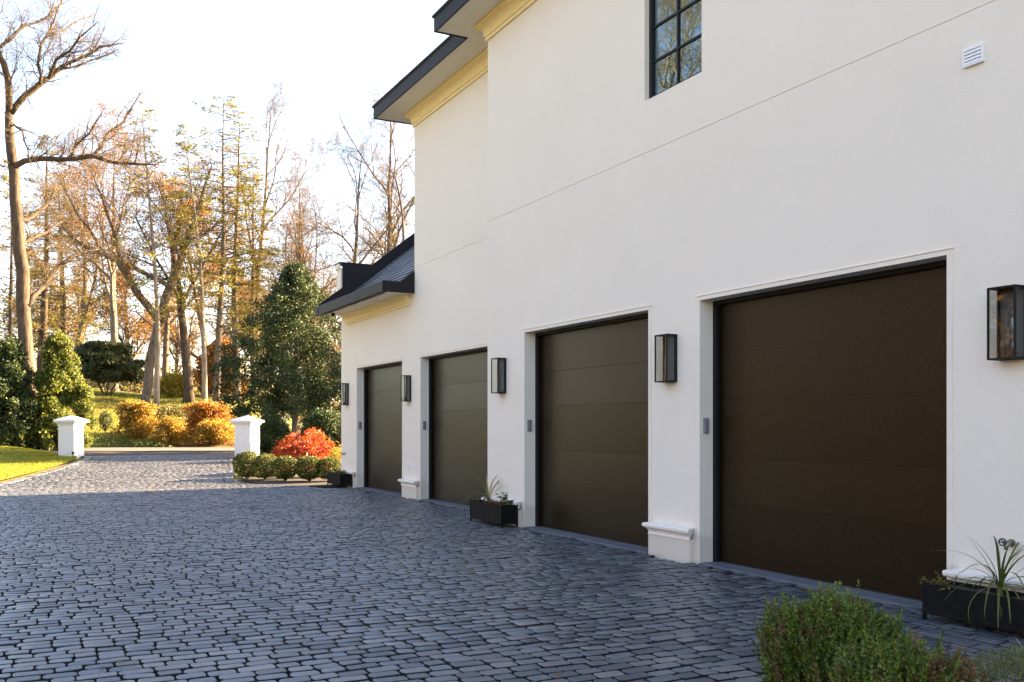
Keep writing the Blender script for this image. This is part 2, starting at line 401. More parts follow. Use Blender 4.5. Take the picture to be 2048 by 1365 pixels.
for i, s in enumerate(stones):
    if i in near: continue
    cx, cy, l, wd, rz, dz, tx, ty = s; la, de = cam_ld(cx, cy)
    pr = (full_p if de < 20 else low_p)[i % 8]
    V = np.array(stone_verts(pr, l, wd)); ca, sa = math.cos(rz), math.sin(rz)
    zz = V[:, 2] + V[:, 0] * ty + V[:, 1] * tx + dz + gz(la, de)
    V = np.stack([cx + V[:, 0] * ca - V[:, 1] * sa, cy + V[:, 0] * sa + V[:, 1] * ca, zz], 1)
    n, k = pr[0], pr[1]
    if (n, k) not in NG: 
        fq, top = stone_faces(n, k); NG[(n, k)] = (np.array(fq), np.array([(top[0], top[j], top[j + 1]) for j in range(1, n - 1)]))
    fq, ft = NG[(n, k)]
    VV.append(V); QQ.append(fq + base); TT.append(ft + base); base += len(V); MQ.append(np.r_[np.ones(n), np.zeros(len(fq) - n)])  # side faces painted dark here too, as sand and gap shade
me = np_mesh('cobblestones', np.concatenate(VV), np.concatenate(QQ), np.concatenate(TT), ('cobble', 'joint_sand_shade'), mi=np.concatenate(MQ + [np.zeros(sum(len(q) for q in TT))]))
o = link('cobblestones', me, drive); o['kind'] = 'stuff'
# edging courses along the lawn and the bed
def edging(name, f, ds, off, parent):
    mb = []; VV, QQ, TT = [], [], []; base = 0
    for row in range(2):
        acc = 0; prev = None; pts = []
        for d in np.arange(ds[0], ds[1], .02):
            p = (f(d) + off * (.06 + row * .12), d)
            if prev is None or math.hypot(p[0] - prev[0], p[1] - prev[1]) > .225:
                pts.append(p); prev = p
        for a, b2 in zip(pts[:-1], pts[1:]):
            m_ = ((a[0] + b2[0]) / 2, (a[1] + b2[1]) / 2); p = W(m_[0], m_[1]); q = W(*b2) - W(*a); rz = math.atan2(q.y, q.x)
            pr = full_p[rs.randrange(8)]; V = np.array(stone_verts(pr, .212, .108)); ca, sa = math.cos(rz), math.sin(rz)
            V = np.stack([p.x + V[:, 0] * ca - V[:, 1] * sa, p.y + V[:, 0] * sa + V[:, 1] * ca, V[:, 2] + gz(*m_) + .008], 1)
            fq, top = stone_faces(pr[0], pr[1])
            VV.append(V); QQ.append(np.array(fq) + base); TT.append(np.array([(top[0], top[j], top[j + 1]) for j in range(1, pr[0] - 1)]) + base); base += len(V)
    o = link(name, np_mesh(name, np.concatenate(VV), np.concatenate(QQ), np.concatenate(TT), ('cobble',), smooth=True), parent); o['kind'] = 'stuff'
edging('edging_stones', lambda d: float(ledge(d)), (8, 38), 1, drive)
edging('edging_stones', lambda d: float(redge(d)), (22.3, 38), -1, drive)

# ------------------------------------------------------------------ the house
house = thing('garage_house', (8.0, 10.0, 0), 'white stucco house with four dark garage doors facing the cobbled drive', 'house')
DOORS = [(DR, 4.967, 7.966), (DR, 8.889, 11.89), (DL, 14.21, 17.21), (DL, 18.22, 21.18)]
DTOP, EAVE, JOINT = 2.755, 7.58, 4.555
Y0, YR, YL, YW, XB = -7.0, 13.1, 17.55, 22.4, 16.0
def wall_grid(X, ya, yb, zb, zt, holes, groove=None):
    """front wall in the plane X; holes (y0, y1, z0, z1, depth) get reveals; groove (z0, z1, depth)"""
    ys = sorted({ya, yb, *[h[0] for h in holes], *[h[1] for h in holes]})
    zs = sorted({zb, zt, *[h[2] for h in holes], *[h[3] for h in holes], *([groove[0], groove[1]] if groove else [])})
    def cell(i, j):
        if i < 0 or j < 0 or i >= len(ys) - 1 or j >= len(zs) - 1: return (0, True)
        cy, cz = (ys[i] + ys[i + 1]) / 2, (zs[j] + zs[j + 1]) / 2
        for h in holes:
            if h[0] < cy < h[1] and h[2] < cz < h[3]: return (h[4], False)
        if groove and groove[0] < cz < groove[1]: return (groove[2], True)
        return (0, True)
    mb = MB()
    for i in range(len(ys) - 1):
        for j in range(len(zs) - 1):
            d, front = cell(i, j); a, b2, z0, z1 = ys[i], ys[i + 1], zs[j], zs[j + 1]
            if front: mb.poly([(X + d, a, z0), (X + d, a, z1), (X + d, b2, z1), (X + d, b2, z0)])
            d2, _ = cell(i + 1, j)
            if d2 != d: mb.poly([(X + d, b2, z0), (X + d, b2, z1), (X + d2, b2, z1), (X + d2, b2, z0)])
            d2, _ = cell(i, j + 1)
            if d2 != d: mb.poly([(X + d, a, z1), (X + d, b2, z1), (X + d2, b2, z1), (X + d2, a, z1)])
    return mb
WIN = (7.945, 8.975, 5.15, 7.22)
gro = (JOINT - .004, JOINT + .004, .006)
wall_grid(DR, Y0, YR, -.15, EAVE, [(a, b2, -.15, DTOP, .17) for X, a, b2 in DOORS[:2]] + [(*WIN, .075)], gro).build('wall', 'stucco', house)
wall_grid(DL, YR, YL, -.15, EAVE, [(DOORS[2][1], DOORS[2][2], -.15, DTOP, .17)], gro).build('wall', 'stucco', house)
wall_grid(DL, YL, YW, -.15, 4.06, [(DOORS[3][1], DOORS[3][2], -.15, DTOP, .17)]).build('wall', 'stucco', house)
mb = MB()                                       # return at the step, end walls, back walls
mb.poly([(DR, YR, -.15), (DL, YR, -.15), (DL, YR, EAVE), (DR, YR, EAVE)])
mb.poly([(DL, YL, 3.9), (XB, YL, 3.9), (XB, YL, EAVE), (DL, YL, EAVE)])
mb.poly([(XB, Y0, -.15), (XB, YL, -.15), (XB, YL, EAVE), (XB, Y0, EAVE)])
mb.poly([(DR, Y0, -.15), (XB, Y0, -.15), (XB, Y0, EAVE), (DR, Y0, EAVE)])
mb.poly([(DL, YW, -.15), (14, YW, -.15), (14, YW, 4.1), (DL, YW, 4.1)])
mb.poly([(14, YL, -.15), (14, YW, -.15), (14, YW, 4.1), (14, YL, 4.1)])
mb.build('wall', 'stucco', house)
MB().box(DL + .5, XB - .1, Y0 + .1, YL - .05, -.1, EAVE - .1).build('inner_core', 'black_rubber', house)
MB().box(DL + .5, 13.9, YL + .05, YW - .05, -.1, 4.0).build('inner_core', 'black_rubber', house)
# upper eaves: soffit, fascia, cornice, roof
EP = [(DR, Y0), (DR, YR), (DL, YR), (DL, YL), (XB, YL)]
OV = .60
sweep(MB(), EP, [(-.3, EAVE + .004), (OV, EAVE + .004), (OV, EAVE + .03), (-.3, EAVE + .03)]).build('soffit', 'soffit_paint', house)
sweep(MB(), EP, [(OV + .002, EAVE - .012), (OV + .030, EAVE - .012), (OV + .030, EAVE + .20), (OV + .055, EAVE + .22), (OV + .055, EAVE + .25), (OV + .002, EAVE + .25)]).build('fascia', 'dark_metal', house)
def cornice(b, t, p):
    h = t - b; pr = [(.0, b), (.030, b), (.034, b + .016), (.034, b + h * .16), (.022, b + h * .17), (.022, b + h * .20), (.040, b + h * .22), (.048, b + h * .30)]
    for k in range(7):
        a = k / 6 * math.pi / 2
        pr.append((.048 + (p - .07) * (1 - math.cos(a)), b + h * .34 + h * .40 * math.sin(a)))
    pr += [(p - .022, b + h * .80), (p - .006, b + h * .81), (p - .006, b + h * .86), (p, b + h * .88), (p, t), (0, t)]
    return pr
sweep(MB(), EP, cornice(7.32, EAVE + .001, .155)).build('cornice', 'cornice_bounce_paint', house)
mb = MB(); e = OV + .05; zr = EAVE + .24; xm = (DR + XB) / 2
A = [(DR - e, Y0 - e), (DR - e, YR + e), (DL - e, YR + e), (DL - e, YL + e), (XB + e, YL + e), (XB + e, Y0 - e)]
r0, r1 = (xm, Y0 + 5, zr + 3.4), (xm, YL - 4.5, zr + 3.4)
P3 = [(x, y2, zr) for x, y2 in A]
mb.poly([P3[0], P3[1], P3[2], P3[3], r1, r0]); mb.poly([P3[3], P3[4], r1]); mb.poly([P3[4], P3[5], r0, r1]); mb.poly([P3[5], P3[0], r0])
mb.build('roof', 'slate', house)
# plinths between the doors
def plinth(X, a, b2, name='plinth'):
    d = .055
    p = MB().box(X - d, X + .01, a, b2, -.06, .232).build(name, 'stucco', house, bev=.006)
    pr = [(d, .226), (d + .012, .226), (d + .012, .240), (d + .006, .243), (d + .008, .262), (d + .022, .286), (d + .036, .296), (d + .040, .304), (d + .058, .308), (d + .062, .330), (d + .058, .346), (d + .046, .350), (0, .360)]
    mb = MB(); path = [(X + .004, a), (X + .004, b2)]
    rsx = []
    for yy, sg in ((a, -1), (b2, 1)):
        rsx.append([(X - o, yy + sg * max(0, o - d), z) for o, z in pr])
    mb.rings(rsx); mb.build('plinth_cap', 'trim_paint', p)
    return p
plinth(DR, 8.075, 8.80); plinth(DR, 3.4, 4.86); plinth(DR, 11.99, 13.04); plinth(DL, 17.32, 18.12); plinth(DL, 21.29, 22.34)
# garage doors
SEC = [0.012, .633, 1.10, 1.715, 2.195, 2.745]
for X, a, b2 in DOORS:
    g = MB()
    for yy0, yy1 in ((a - .02, a + .055), (b2 - .055, b2 + .02)): g.box(X + .165, X + .215, yy0, yy1, 0, DTOP + .02)
    g.box(X + .165, X + .215, a + .055, b2 - .055, DTOP - .045, DTOP + .02)
    d = g.build('garage_door', 'lamp_metal', house, bev=.004)
    for z0, z1 in zip(SEC[:-1], SEC[1:]):
        tl = rs.uniform(-.005, .005); x0 = X + .226
        MB().rings([[(x0 - tl, a - .01, z0 + .0005), (x0 + .05, a - .01, z0 + .0005), (x0 + .05, a - .01, z1 - .0005), (x0 + tl, a - .01, z1 - .0005)], [(x0 - tl, b2 + .01, z0 + .0005), (x0 + .05, b2 + .01, z0 + .0005), (x0 + .05, b2 + .01, z1 - .0005), (x0 + tl, b2 + .01, z1 - .0005)]]).build('door_section', 'door', d, bev=.0012)
    MB().box(X + .222, X + .28, a, b2, -.01, .0135).build('bottom_seal', 'black_rubber', d)
    MB().box(X + .285, X + .30, a - .05, b2 + .05, -.05, DTOP + .05).build('backing', 'black_rubber', d)
    tr = MB()                                   # thin raised bead round the opening
    for q in ((a - .045, a, 0, DTOP), (b2, b2 + .045, 0, DTOP)):
        tr.box(X - .010, X + .002, q[0], q[1], q[2] - .05, q[3])
    tr.box(X - .010, X + .002, a - .045, b2 + .045, DTOP, DTOP + .042); tr.box(X - .018, X + .001, a - .055, b2 + .055, DTOP + .042, DTOP + .052)
    tr.build('door_trim', 'stucco', house, bev=.002)
    MB().box(X - .035, X + .35, a + .001, b2 - .001, -.12, .004).build('threshold', 'threshold_concrete', house, bev=.008)
# upper window: two columns, five rows of panes
ya, yb, za, zb = WIN; fx = DR + .062
fm = MB()
fm.box(fx, fx + .07, ya, ya + .05, za, zb).box(fx, fx + .07, yb - .05, yb, za, zb).box(fx, fx + .07, ya + .05, yb - .05, za, za + .05).box(fx, fx + .07, ya + .05, yb - .05, zb - .05, zb)
win = fm.build('window', 'dark_metal', house, bev=.004)
ph = (zb - za - .10) / 5; ymid = (ya + yb) / 2
MB().box(fx + .012, fx + .05, ymid - .014, ymid + .014, za + .05, zb - .05).build('muntin', 'dark_metal', win, bev=.003)
for k in range(1, 5):
    for p, q in ((ya + .05, ymid - .014), (ymid + .014, yb - .05)):
        zc = za + .05 + k * ph; MB().box(fx + .014, fx + .05, p, q, zc - .014, zc + .014).build('muntin', 'dark_metal', win, bev=.003)
for k in range(5):
    for p, q in ((ya + .04, ymid), (ymid, yb - .04)):
        zc = za + .05 + k * ph; tl = rs.uniform(-.002, .002)
        MB().rings([[(fx + .030 + tl, p, zc), (fx + .030, q, zc), (fx + .036, q, zc), (fx + .036 + tl, p, zc)], [(fx + .030 + tl * .5, p, zc + ph), (fx + .030 - tl, q, zc + ph), (fx + .036 - tl, q, zc + ph), (fx + .036 + tl * .5, p, zc + ph)]]).build('pane', 'pane', win)
# the low wing: eave, cornice, slated roof, parapet
WE = 22.0; XE = 6.19
mb = MB(); mb.box(XE + .03, DL + .1, YL + .04, WE, 4.052, 4.075); mb.build('soffit', 'soffit_paint', house)
mb = MB(); mb.box(XE, XE + .028, YL + .012, WE + .3, 4.04, 4.255)
mb.build('fascia', 'dark_metal', house, bev=.004)
MB().rings([[(x, yy, z) for x, z in ((XE, 4.04), (DL + .0, 4.04), (DL + .0, 4.47), (6.62, 4.255), (XE, 4.255))] for yy in (YL - .015, YL + .010)]).build('fascia', 'dark_metal', house)
mb = MB(); mb.prism_y([(DL - o, z) for o, z in cornice(3.83, 4.05, .15)], 17.80, WE); mb.build('cornice', 'cornice_bounce_paint', house)
def rz_(x): return 4.10 + .80 * (x - 6.33)
XRG = 10.4
mb = MB()
mb.rings([[(x, yy, z) for x, z in ((6.30, rz_(6.42) - .05), (6.42, rz_(6.42) - .05), (XRG, rz_(XRG) - .06), (14.4, 4.0), (14.4, 3.98), (XRG, rz_(XRG) - .30), (6.75, 4.09), (6.30, 4.09))] for yy in (YL + .02, WE)])
roof = mb.build('roof', 'dark_metal', house)
step = .148; tw = .26; tile = None; rl = math.hypot(1, .8); cx0 = 6.24; k = 0
ux, uz = 1 / rl, .8 / rl
while cx0 < 9.9:
    yy = YL + .03 - (tw / 2 if k % 2 else 0)
    while yy < WE - .02:
        p, q = max(yy + .006, YL + .03), min(yy + tw - .006, WE - .01)
        if q - p > .05:
            if q - p > tw - .014 and tile is not None:
                o = link('slate_tile', tile, roof); o.location = Vector((cx0, (p + q) / 2, rz_(cx0) - .045 + rs.uniform(-.002, .003))) - wloc(roof)
            else:
                hw = (q - p) / 2; ln = step * 1.28 + .08; th = .014
                me = bpy.data.meshes.new('slate_tile'); vv = []
                for s_ in (-hw, hw):
                    for a_, b_ in ((0, .030), (0, .030 - th), (ln, -th + .002), (ln, .002)):
                        vv.append((a_ * ux - (b_) * uz, s_, a_ * uz + b_ * ux))
                me.from_pydata(vv, [], [(0, 1, 2, 3), (7, 6, 5, 4), (0, 4, 5, 1), (1, 5, 6, 2), (2, 6, 7, 3), (3, 7, 4, 0)]); me.materials.append(M['slate'])
                o = link('slate_tile', me, roof); o.location = Vector((cx0, (p + q) / 2, rz_(cx0) - .045)) - wloc(roof)
                if q - p > tw - .014: tile = me
        yy += tw
    cx0 += step; k += 1
prof = [(XE, 4.05), (XE, 4.29), (6.776, 4.73), (6.776, 5.30), (7.474, 5.30), (XRG, 5.30 + (XRG - 7.474) * .80), (XRG + .3, 5.30 + (XRG - 7.474) * .80), (14, 4.6), (14, 3.8), (DL + .1, 3.8), (DL + .1, 4.05)]
MB().rings([[(x, yy, z) for x, z in prof] for yy in (WE + .002, WE + .05)]).build('parapet_flashing', 'dark_metal', house)
prof2 = [(6.90, 4.12), (6.74, 4.74), (6.74, 5.20), (7.46, 5.20), (XRG, 5.2 + (XRG - 7.46) * .8), (XRG + .3, 5.2 + (XRG - 7.46) * .8), (13.95, 4.5), (13.95, 3.8), (DL + .02, 3.8)]
par = MB().rings([[(x, yy, z) for x, z in prof2] for yy in (WE + .052, YW - .002)]).build('parapet', 'stucco', house)
MB().box(6.69, 7.50, WE + .001, YW + .04, 5.302, 5.335).build('coping', 'dark_metal', house, bev=.004)
MB().box(6.70, 6.738, WE + .055, YW, 5.19, 5.30).build('parapet_band', 'stucco', house)

# ------------------------------------------------------------------ things on the walls
def wall_lamp(X, yc, label):
    r = thing('wall_lamp', (X, yc, 1.915), label, 'lamp', 'black box lamps on the garage wall')
    w2, d, z0, z1, f = .11, .145, 1.915, 2.435, .013
    m_ = MB()
    x0 = X - d
    for yy in (yc - w2, yc + w2 - f):
        m_.box(x0, x0 + f, yy, yy + f, z0 + f, z1 - f)
    for z in (z0, z1 - f):
        m_.box(x0, X - .014, yc - w2, yc - w2 + f, z, z + f); m_.box(x0, X - .014, yc + w2 - f, yc + w2, z, z + f); m_.box(x0, x0 + f, yc - w2 + f, yc + w2 - f, z, z + f)
    m_.box(X - .034, X - .014, yc - w2, yc - w2 + f, z0 + f, z1 - f); m_.box(X - .034, X - .014, yc + w2 - f, yc + w2, z0 + f, z1 - f)
    m_.build('frame', 'lamp_metal', r)
    MB().box(X - .013, X + .002, yc - w2, yc + w2, z0, z1).build('back_plate', 'lamp_metal', r)
    MB().box(X - .0155, X - .0132, yc - w2 + .016, yc + w2 - .016, z0 + .02, z1 - .02).build('reflector', 'mirror', r)
    MB().box(x0 + f, X - .014, yc - w2 + f, yc + w2 - f, z1 - .010, z1 - .003).build('top_plate', 'lamp_metal', r)
    MB().box(x0 + f, X - .014, yc - w2 + f, yc + w2 - f, z0 + .003, z0 + .010).build('base_plate', 'lamp_metal', r)
    MB().box(x0 + .004, x0 + .008, yc - w2 + f, yc + w2 - f, z0 + f, z1 - f).build('glass_pane', 'glass', r)
    for yy in (yc - w2 + .004, yc + w2 - .008):
        MB().box(x0 + f, X - .034, yy, yy + .004, z0 + f, z1 - f).build('glass_pane', 'glass', r)
    cx = X - .075
    MB().lathe([(.016, .0), (.016, .07), (.010, .075)], 10, (cx, yc, z0 + .010)).build('lamp_socket', 'lamp_metal', r)
    MB().lathe([(.008, 0), (.017, .02), (.017, .22), (.006, .245)], 10, (cx, yc, z0 + .085)).build('bulb', 'glass', r, smooth=True)
wall_lamp(DR, 4.415, 'black box lamp at the right edge of the picture, nearest of all')
wall_lamp(DR, 8.47, 'black box lamp on the pier between the two nearest garage doors')
wall_lamp(DR, 12.58, 'black box lamp above the planter with the spiky plant, between second and third door')
wall_lamp(DL, 17.83, 'black box lamp on the narrow pier between the two farthest garage doors')
wall_lamp(DL, 21.91, 'smallest black box lamp on the far corner of the house beside the red maple')
for (X, a, b2), nm in zip(DOORS, ('nearest', 'second nearest', 'third', 'farthest')):
    r = thing('door_sensor', (X + .05, b2, 1.36), 'small grey box sensor on the reveal of the %s garage door' % nm, 'sensor', 'grey sensors on the door reveals')
    MB().box(X + .035, X + .098, b2 - .026, b2 + .003, 1.358, 1.522).build('housing', 'grey_plastic', r, bev=.006)
    MB().box(X + .045, X + .088, b2 - .031, b2 - .0262, 1.37, 1.51).build('cover', 'grey_plastic', r, bev=.002)
# exhaust vent
v0, v1, vz0, vz1 = 4.645, 4.815, 4.135, 4.275
r = thing('wall_vent', (DR, 4.73, vz0), 'small white louvred vent high on the wall right of the window', 'vent')
f = MB(); e = .014
f.box(DR - .028, DR + .002, v0, v0 + e, vz0, vz1).box(DR - .028, DR + .002, v1 - e, v1, vz0, vz1).box(DR - .028, DR + .002, v0 + e, v1 - e, vz1 - .022, vz1).box(DR - .028, DR + .002, v0 + e, v1 - e, vz0, vz0 + .014)
f.build('frame', 'white_plastic', r, bev=.002)
MB().box(DR - .006, DR + .001, v0 + e, v1 - e, vz0 + .014, vz1 - .022).build('backing', 'grey_plastic', r)
for k in range(4):
    z = vz0 + .016 + k * .0255
    MB().rings([[(DR - .027, yy, z), (DR - .024, yy, z + .002), (DR - .014, yy, z + .0252), (DR - .017, yy, z + .0252)] for yy in (v0 + e, v1 - e)]).build('slat', 'white_plastic', r)
# taps, socket, camera
def tap(X, yc, z, label, sc=1.0, wheel='green_handle'):
    r = thing('garden_tap', (X, yc, z), label, 'tap')
    MB().tube([(X + .005, yc, z), (X - .012 * sc, yc, z)], .030 * sc, 12).build('flange', 'brass_metal', r)
    MB().tube([(X - .010, yc, z), (X - .050 * sc, yc, z), (X - .062 * sc, yc, z - .01 * sc), (X - .068 * sc, yc, z - .045 * sc)], [.020 * sc, .020 * sc, .016 * sc, .014 * sc], 10).build('spout', 'brass_metal', r, smooth=True)
    h = Vector((X - .105 * sc, yc, z + .012 * sc)); m_ = MB().tube([h + Vector((.05, 0, -.01)) * sc, h], .008 * sc, 8)
    ring = []
    for j in range(15): a = 2 * math.pi * j / 14; ring.append(h + Vector((-.006 * math.cos(a) * sc, .024 * math.cos(a) * sc, .024 * math.sin(a) * sc)))
    m_.tube(ring, .006 * sc, 6)
    for j in range(4): m_.tube([h, ring[j * 3]], .004 * sc, 5)
    m_.build('handle', wheel, r, smooth=True)
tap(DR, 4.43, .60, 'garden tap with dark green wheel handle on the wall above the near planter')
tap(DL, 22.08, .76, 'small metal tap low on the far corner of the house beside the red maple', 1.0, 'brass_metal')
r = thing('outlet_cover', (DL, 17.80, .56), 'small white outlet cover low on the pier between the two farthest doors', 'outlet')
MB().box(DL - .012, DL + .003, 17.755, 17.845, .56, .69).build('plate', 'white_plastic', r, bev=.005)
MB().box(DL - .030, DL - .0122, 17.77, 17.83, .575, .675).build('flap', 'white_plastic', r, bev=.006)
MB().box(DL - .032, DL - .0302, 17.805, 17.818, .60, .65).build('slot', 'black_rubber', r)
r = thing('security_camera', (6.42, 21.6, 4.05), 'tiny black dome camera under the eave of the low wing', 'camera')
MB().lathe([(.045, 0), (.045, -.02), (.04, -.025)][::-1], 12, (6.42, 21.6, 4.055)).build('mount', 'lamp_metal', r)
MB().lathe([(.005, -.085), (.025, -.075), (.038, -.055), (.042, -.026)], 12, (6.42, 21.6, 4.055)).build('dome', 'lamp_metal', r, smooth=True)

# ------------------------------------------------------------------ leaves
rng = np.random.default_rng(11)
def quads(P, size, aspect=.55, nrm=None, tilt=1.0, dirs=None, rg=rng):
    """leaf-shaped rhombs at points P; returns verts, quads"""
    n = len(P); P = np.asarray(P, float); size = np.broadcast_to(size, (n,))[:, None]
    a = rg.normal(size=(n, 3)) if dirs is None else np.asarray(dirs) + rg.normal(size=(n, 3)) * tilt * .5
    a /= np.linalg.norm(a, axis=1)[:, None] + 1e-9
    b = rg.normal(size=(n, 3))
    if nrm is not None: b = np.cross(a, nrm + rg.normal(size=(n, 3)) * tilt)
    else: b = np.cross(a, b)
    b /= np.linalg.norm(b, axis=1)[:, None] + 1e-9
    asp = np.asarray(aspect) * np.ones((n, 1))
    tip = P + a * size; base = P; mid = P + a * size * .5
    V = np.stack([base, mid + b * size * asp * .5, tip, mid - b * size * asp * .5], 1).reshape(-1, 3)
    return V, np.arange(n * 4).reshape(n, 4)
def segs_mesh(name, segs, n, m):
    A = np.array([(*p, *q, a, b) for p, q, a, b in segs]); P, Q = A[:, :3], A[:, 3:6]
    d = Q - P; d /= np.linalg.norm(d, axis=1)[:, None] + 1e-9
    u = np.cross(d, np.where(np.abs(d[:, 2:3]) > .8, [[1., 0, 0]], [[0, 0, 1.]])); u /= np.linalg.norm(u, axis=1)[:, None] + 1e-9
    v = np.cross(d, u); rings = []
    for X, r in ((P, A[:, 6:7]), (Q, A[:, 7:8])):
        for j in range(n):
            a = 2 * math.pi * j / n; rings.append(X + (u * math.cos(a) + v * math.sin(a)) * r)
    V = np.stack(rings, 1).reshape(-1, 3); k = np.arange(len(A))[:, None] * 2 * n; j = np.arange(n)[None]
    Qd = np.stack([k + j, k + (j + 1) % n, k + n + (j + 1) % n, k + n + j], -1).reshape(-1, 4)
    return np_mesh(name, V, Qd, mats=(m,), smooth=True)
def branch_out(r, p, d, L, rad, lvl, P, segs, tips):
    n = P['n'][lvl]; st = L / n
    for i in range(n):
        d = Vector((d.x + r.gauss(0, P['wob']), d.y + r.gauss(0, P['wob']), d.z + r.gauss(0, P['wob']) + P['up'])).normalized()
        q = p + d * st; r1 = max(rad * (1 - .75 / n), .004)
        segs[min(lvl, 2)].append((p.copy(), q.copy(), rad, r1)); f = (i + 1) / n
        if lvl < P['max'] and (f > P['bare'][lvl]):
            for _ in range(P['k'][lvl]):
                if r.random() > P['dens']: continue
                a = r.uniform(*P['ang']); o = d.orthogonal(); o.rotate(__import__('mathutils').Quaternion(d, r.uniform(0, 6.283)))
                nd = (d * math.cos(a) + o * math.sin(a)).normalized()
                branch_out(r, q.copy(), nd, L * r.uniform(*P['ratio']) * (1.15 - .5 * f), r1 * r.uniform(.45, .65), lvl + 1, P, segs, tips)
        p, rad = q, r1
    tips.append((p.copy(), d.copy()))
BARE = dict(n=[7, 5, 4, 3, 2], wob=.13, up=.045, max=3, bare=[.2, .15, .1, .1], k=[2, 2, 3, 2], dens=.88, ang=(.45, 1.0), ratio=(.38, .62))
def leaf_obj(name, parent, P, size, m, **kw):
    V, Q = quads(np.asarray(P), size, **kw); return link(name, np_mesh(name, V, Q, mats=(m,)), parent)
def copy_tree(src, loc, rz, sc, label, group=None):
    r = src.copy(); col.objects.link(r); r.location = loc; r.rotation_euler = (0, 0, rz); r.scale = (sc if isinstance(sc, tuple) else (sc, sc, sc))
    r['label'] = label
    if group: r['group'] = group
    for ch in src.children:
        c = ch.copy(); col.objects.link(c); c.parent = r
        c.matrix_parent_inverse = ch.matrix_parent_inverse
    return r
def tree_thing(name, label, loc, trunk, segs, leafsets, bm='bark', cat='tree', group=None, tn=9):
    """trunk: list of (points, radii); segs: limbs; leafsets: (points, size, material, kw), all local to loc"""
    r = thing(name, loc, label, cat, group)
    mb = MB()
    for pts, rad in trunk: mb.tube(pts, rad, tn)
    thick = [q for q in segs if q[2] > .028]; thin = [q for q in segs if q[2] <= .028]
    me = bpy.data.meshes.new('trunk'); me.from_pydata(mb.v, [], mb.f); me.materials.append(M[bm]); me.polygons.foreach_set('use_smooth', [True] * len(me.polygons))
    if thick:
        import bmesh
        bm_ = bmesh.new(); bm_.from_mesh(me); bm_.from_mesh(segs_mesh('limbs', thick, 5, bm)); bm_.to_mesh(me); bm_.free()
    link('trunk', me, r)
    if thin: o = link('twigs', segs_mesh('twigs', thin, 3, 'twig'), r); o['kind'] = 'stuff'
    for P, size, m_, kw in leafsets:
        if len(P): leaf_obj('crown', r, P, size, m_, **kw)
    return r
def deciduous(seed, H, r0, P=None, first=.3, nl=9, lean=(0, 0), leafm=None, nleaf=0, lsize=.12, fork=False, limb=.45, name='tree', label='', loc=(0, 0, 0), bm='bark', **kw):
    r = random.Random(seed); P = P or BARE; segs = ([], [], []); tips = []
    pts = []; rad = []; p = Vector((0, 0, -.4)); d = Vector((lean[0], lean[1], 1)).normalized(); n = 12
    for i in range(n + 1):
        pts.append(p.copy()); rad.append(max(r0 * (1 - .93 * i / n) * (1.25 if i == 0 else 1), .02))
        d = Vector((d.x + r.gauss(0, .05), d.y + r.gauss(0, .05), d.z + .03)).normalized(); p = p + d * (H / n)
    for i in range(nl):
        f = first + (1 - first) * (i + r.random()) / nl * .97; j = min(int(f * n), n - 1); t_ = f * n - j
        q = pts[j].lerp(pts[j + 1], t_); rr = rad[j] + (rad[j + 1] - rad[j]) * t_
        a = r.uniform(0, 6.283); el = r.uniform(.45, 1.0) + f * .35
        dd_ = Vector((math.cos(a) * math.cos(el), math.sin(a) * math.cos(el), math.sin(el)))
        branch_out(r, q, dd_, H * limb * (1.15 - .75 * f), min(rr * .6, rr), 0, P, segs, tips)
    allseg = segs[0] + segs[1] + segs[2]
    ls_ = []
    if leafm:
        T = np.array([t[0] for t in tips]); k = max(1, nleaf // len(T) + 1)
        PP = np.repeat(T, k, 0) + rng.normal(size=(len(T) * k, 3)) * .28
        PP = PP[rng.permutation(len(PP))[:nleaf]]; ls_ = [(PP, rng.uniform(.7, 1.3, len(PP)) * lsize, leafm, {})]
    return tree_thing(name, label, loc, [(pts, rad)], allseg, ls_, bm, **kw)
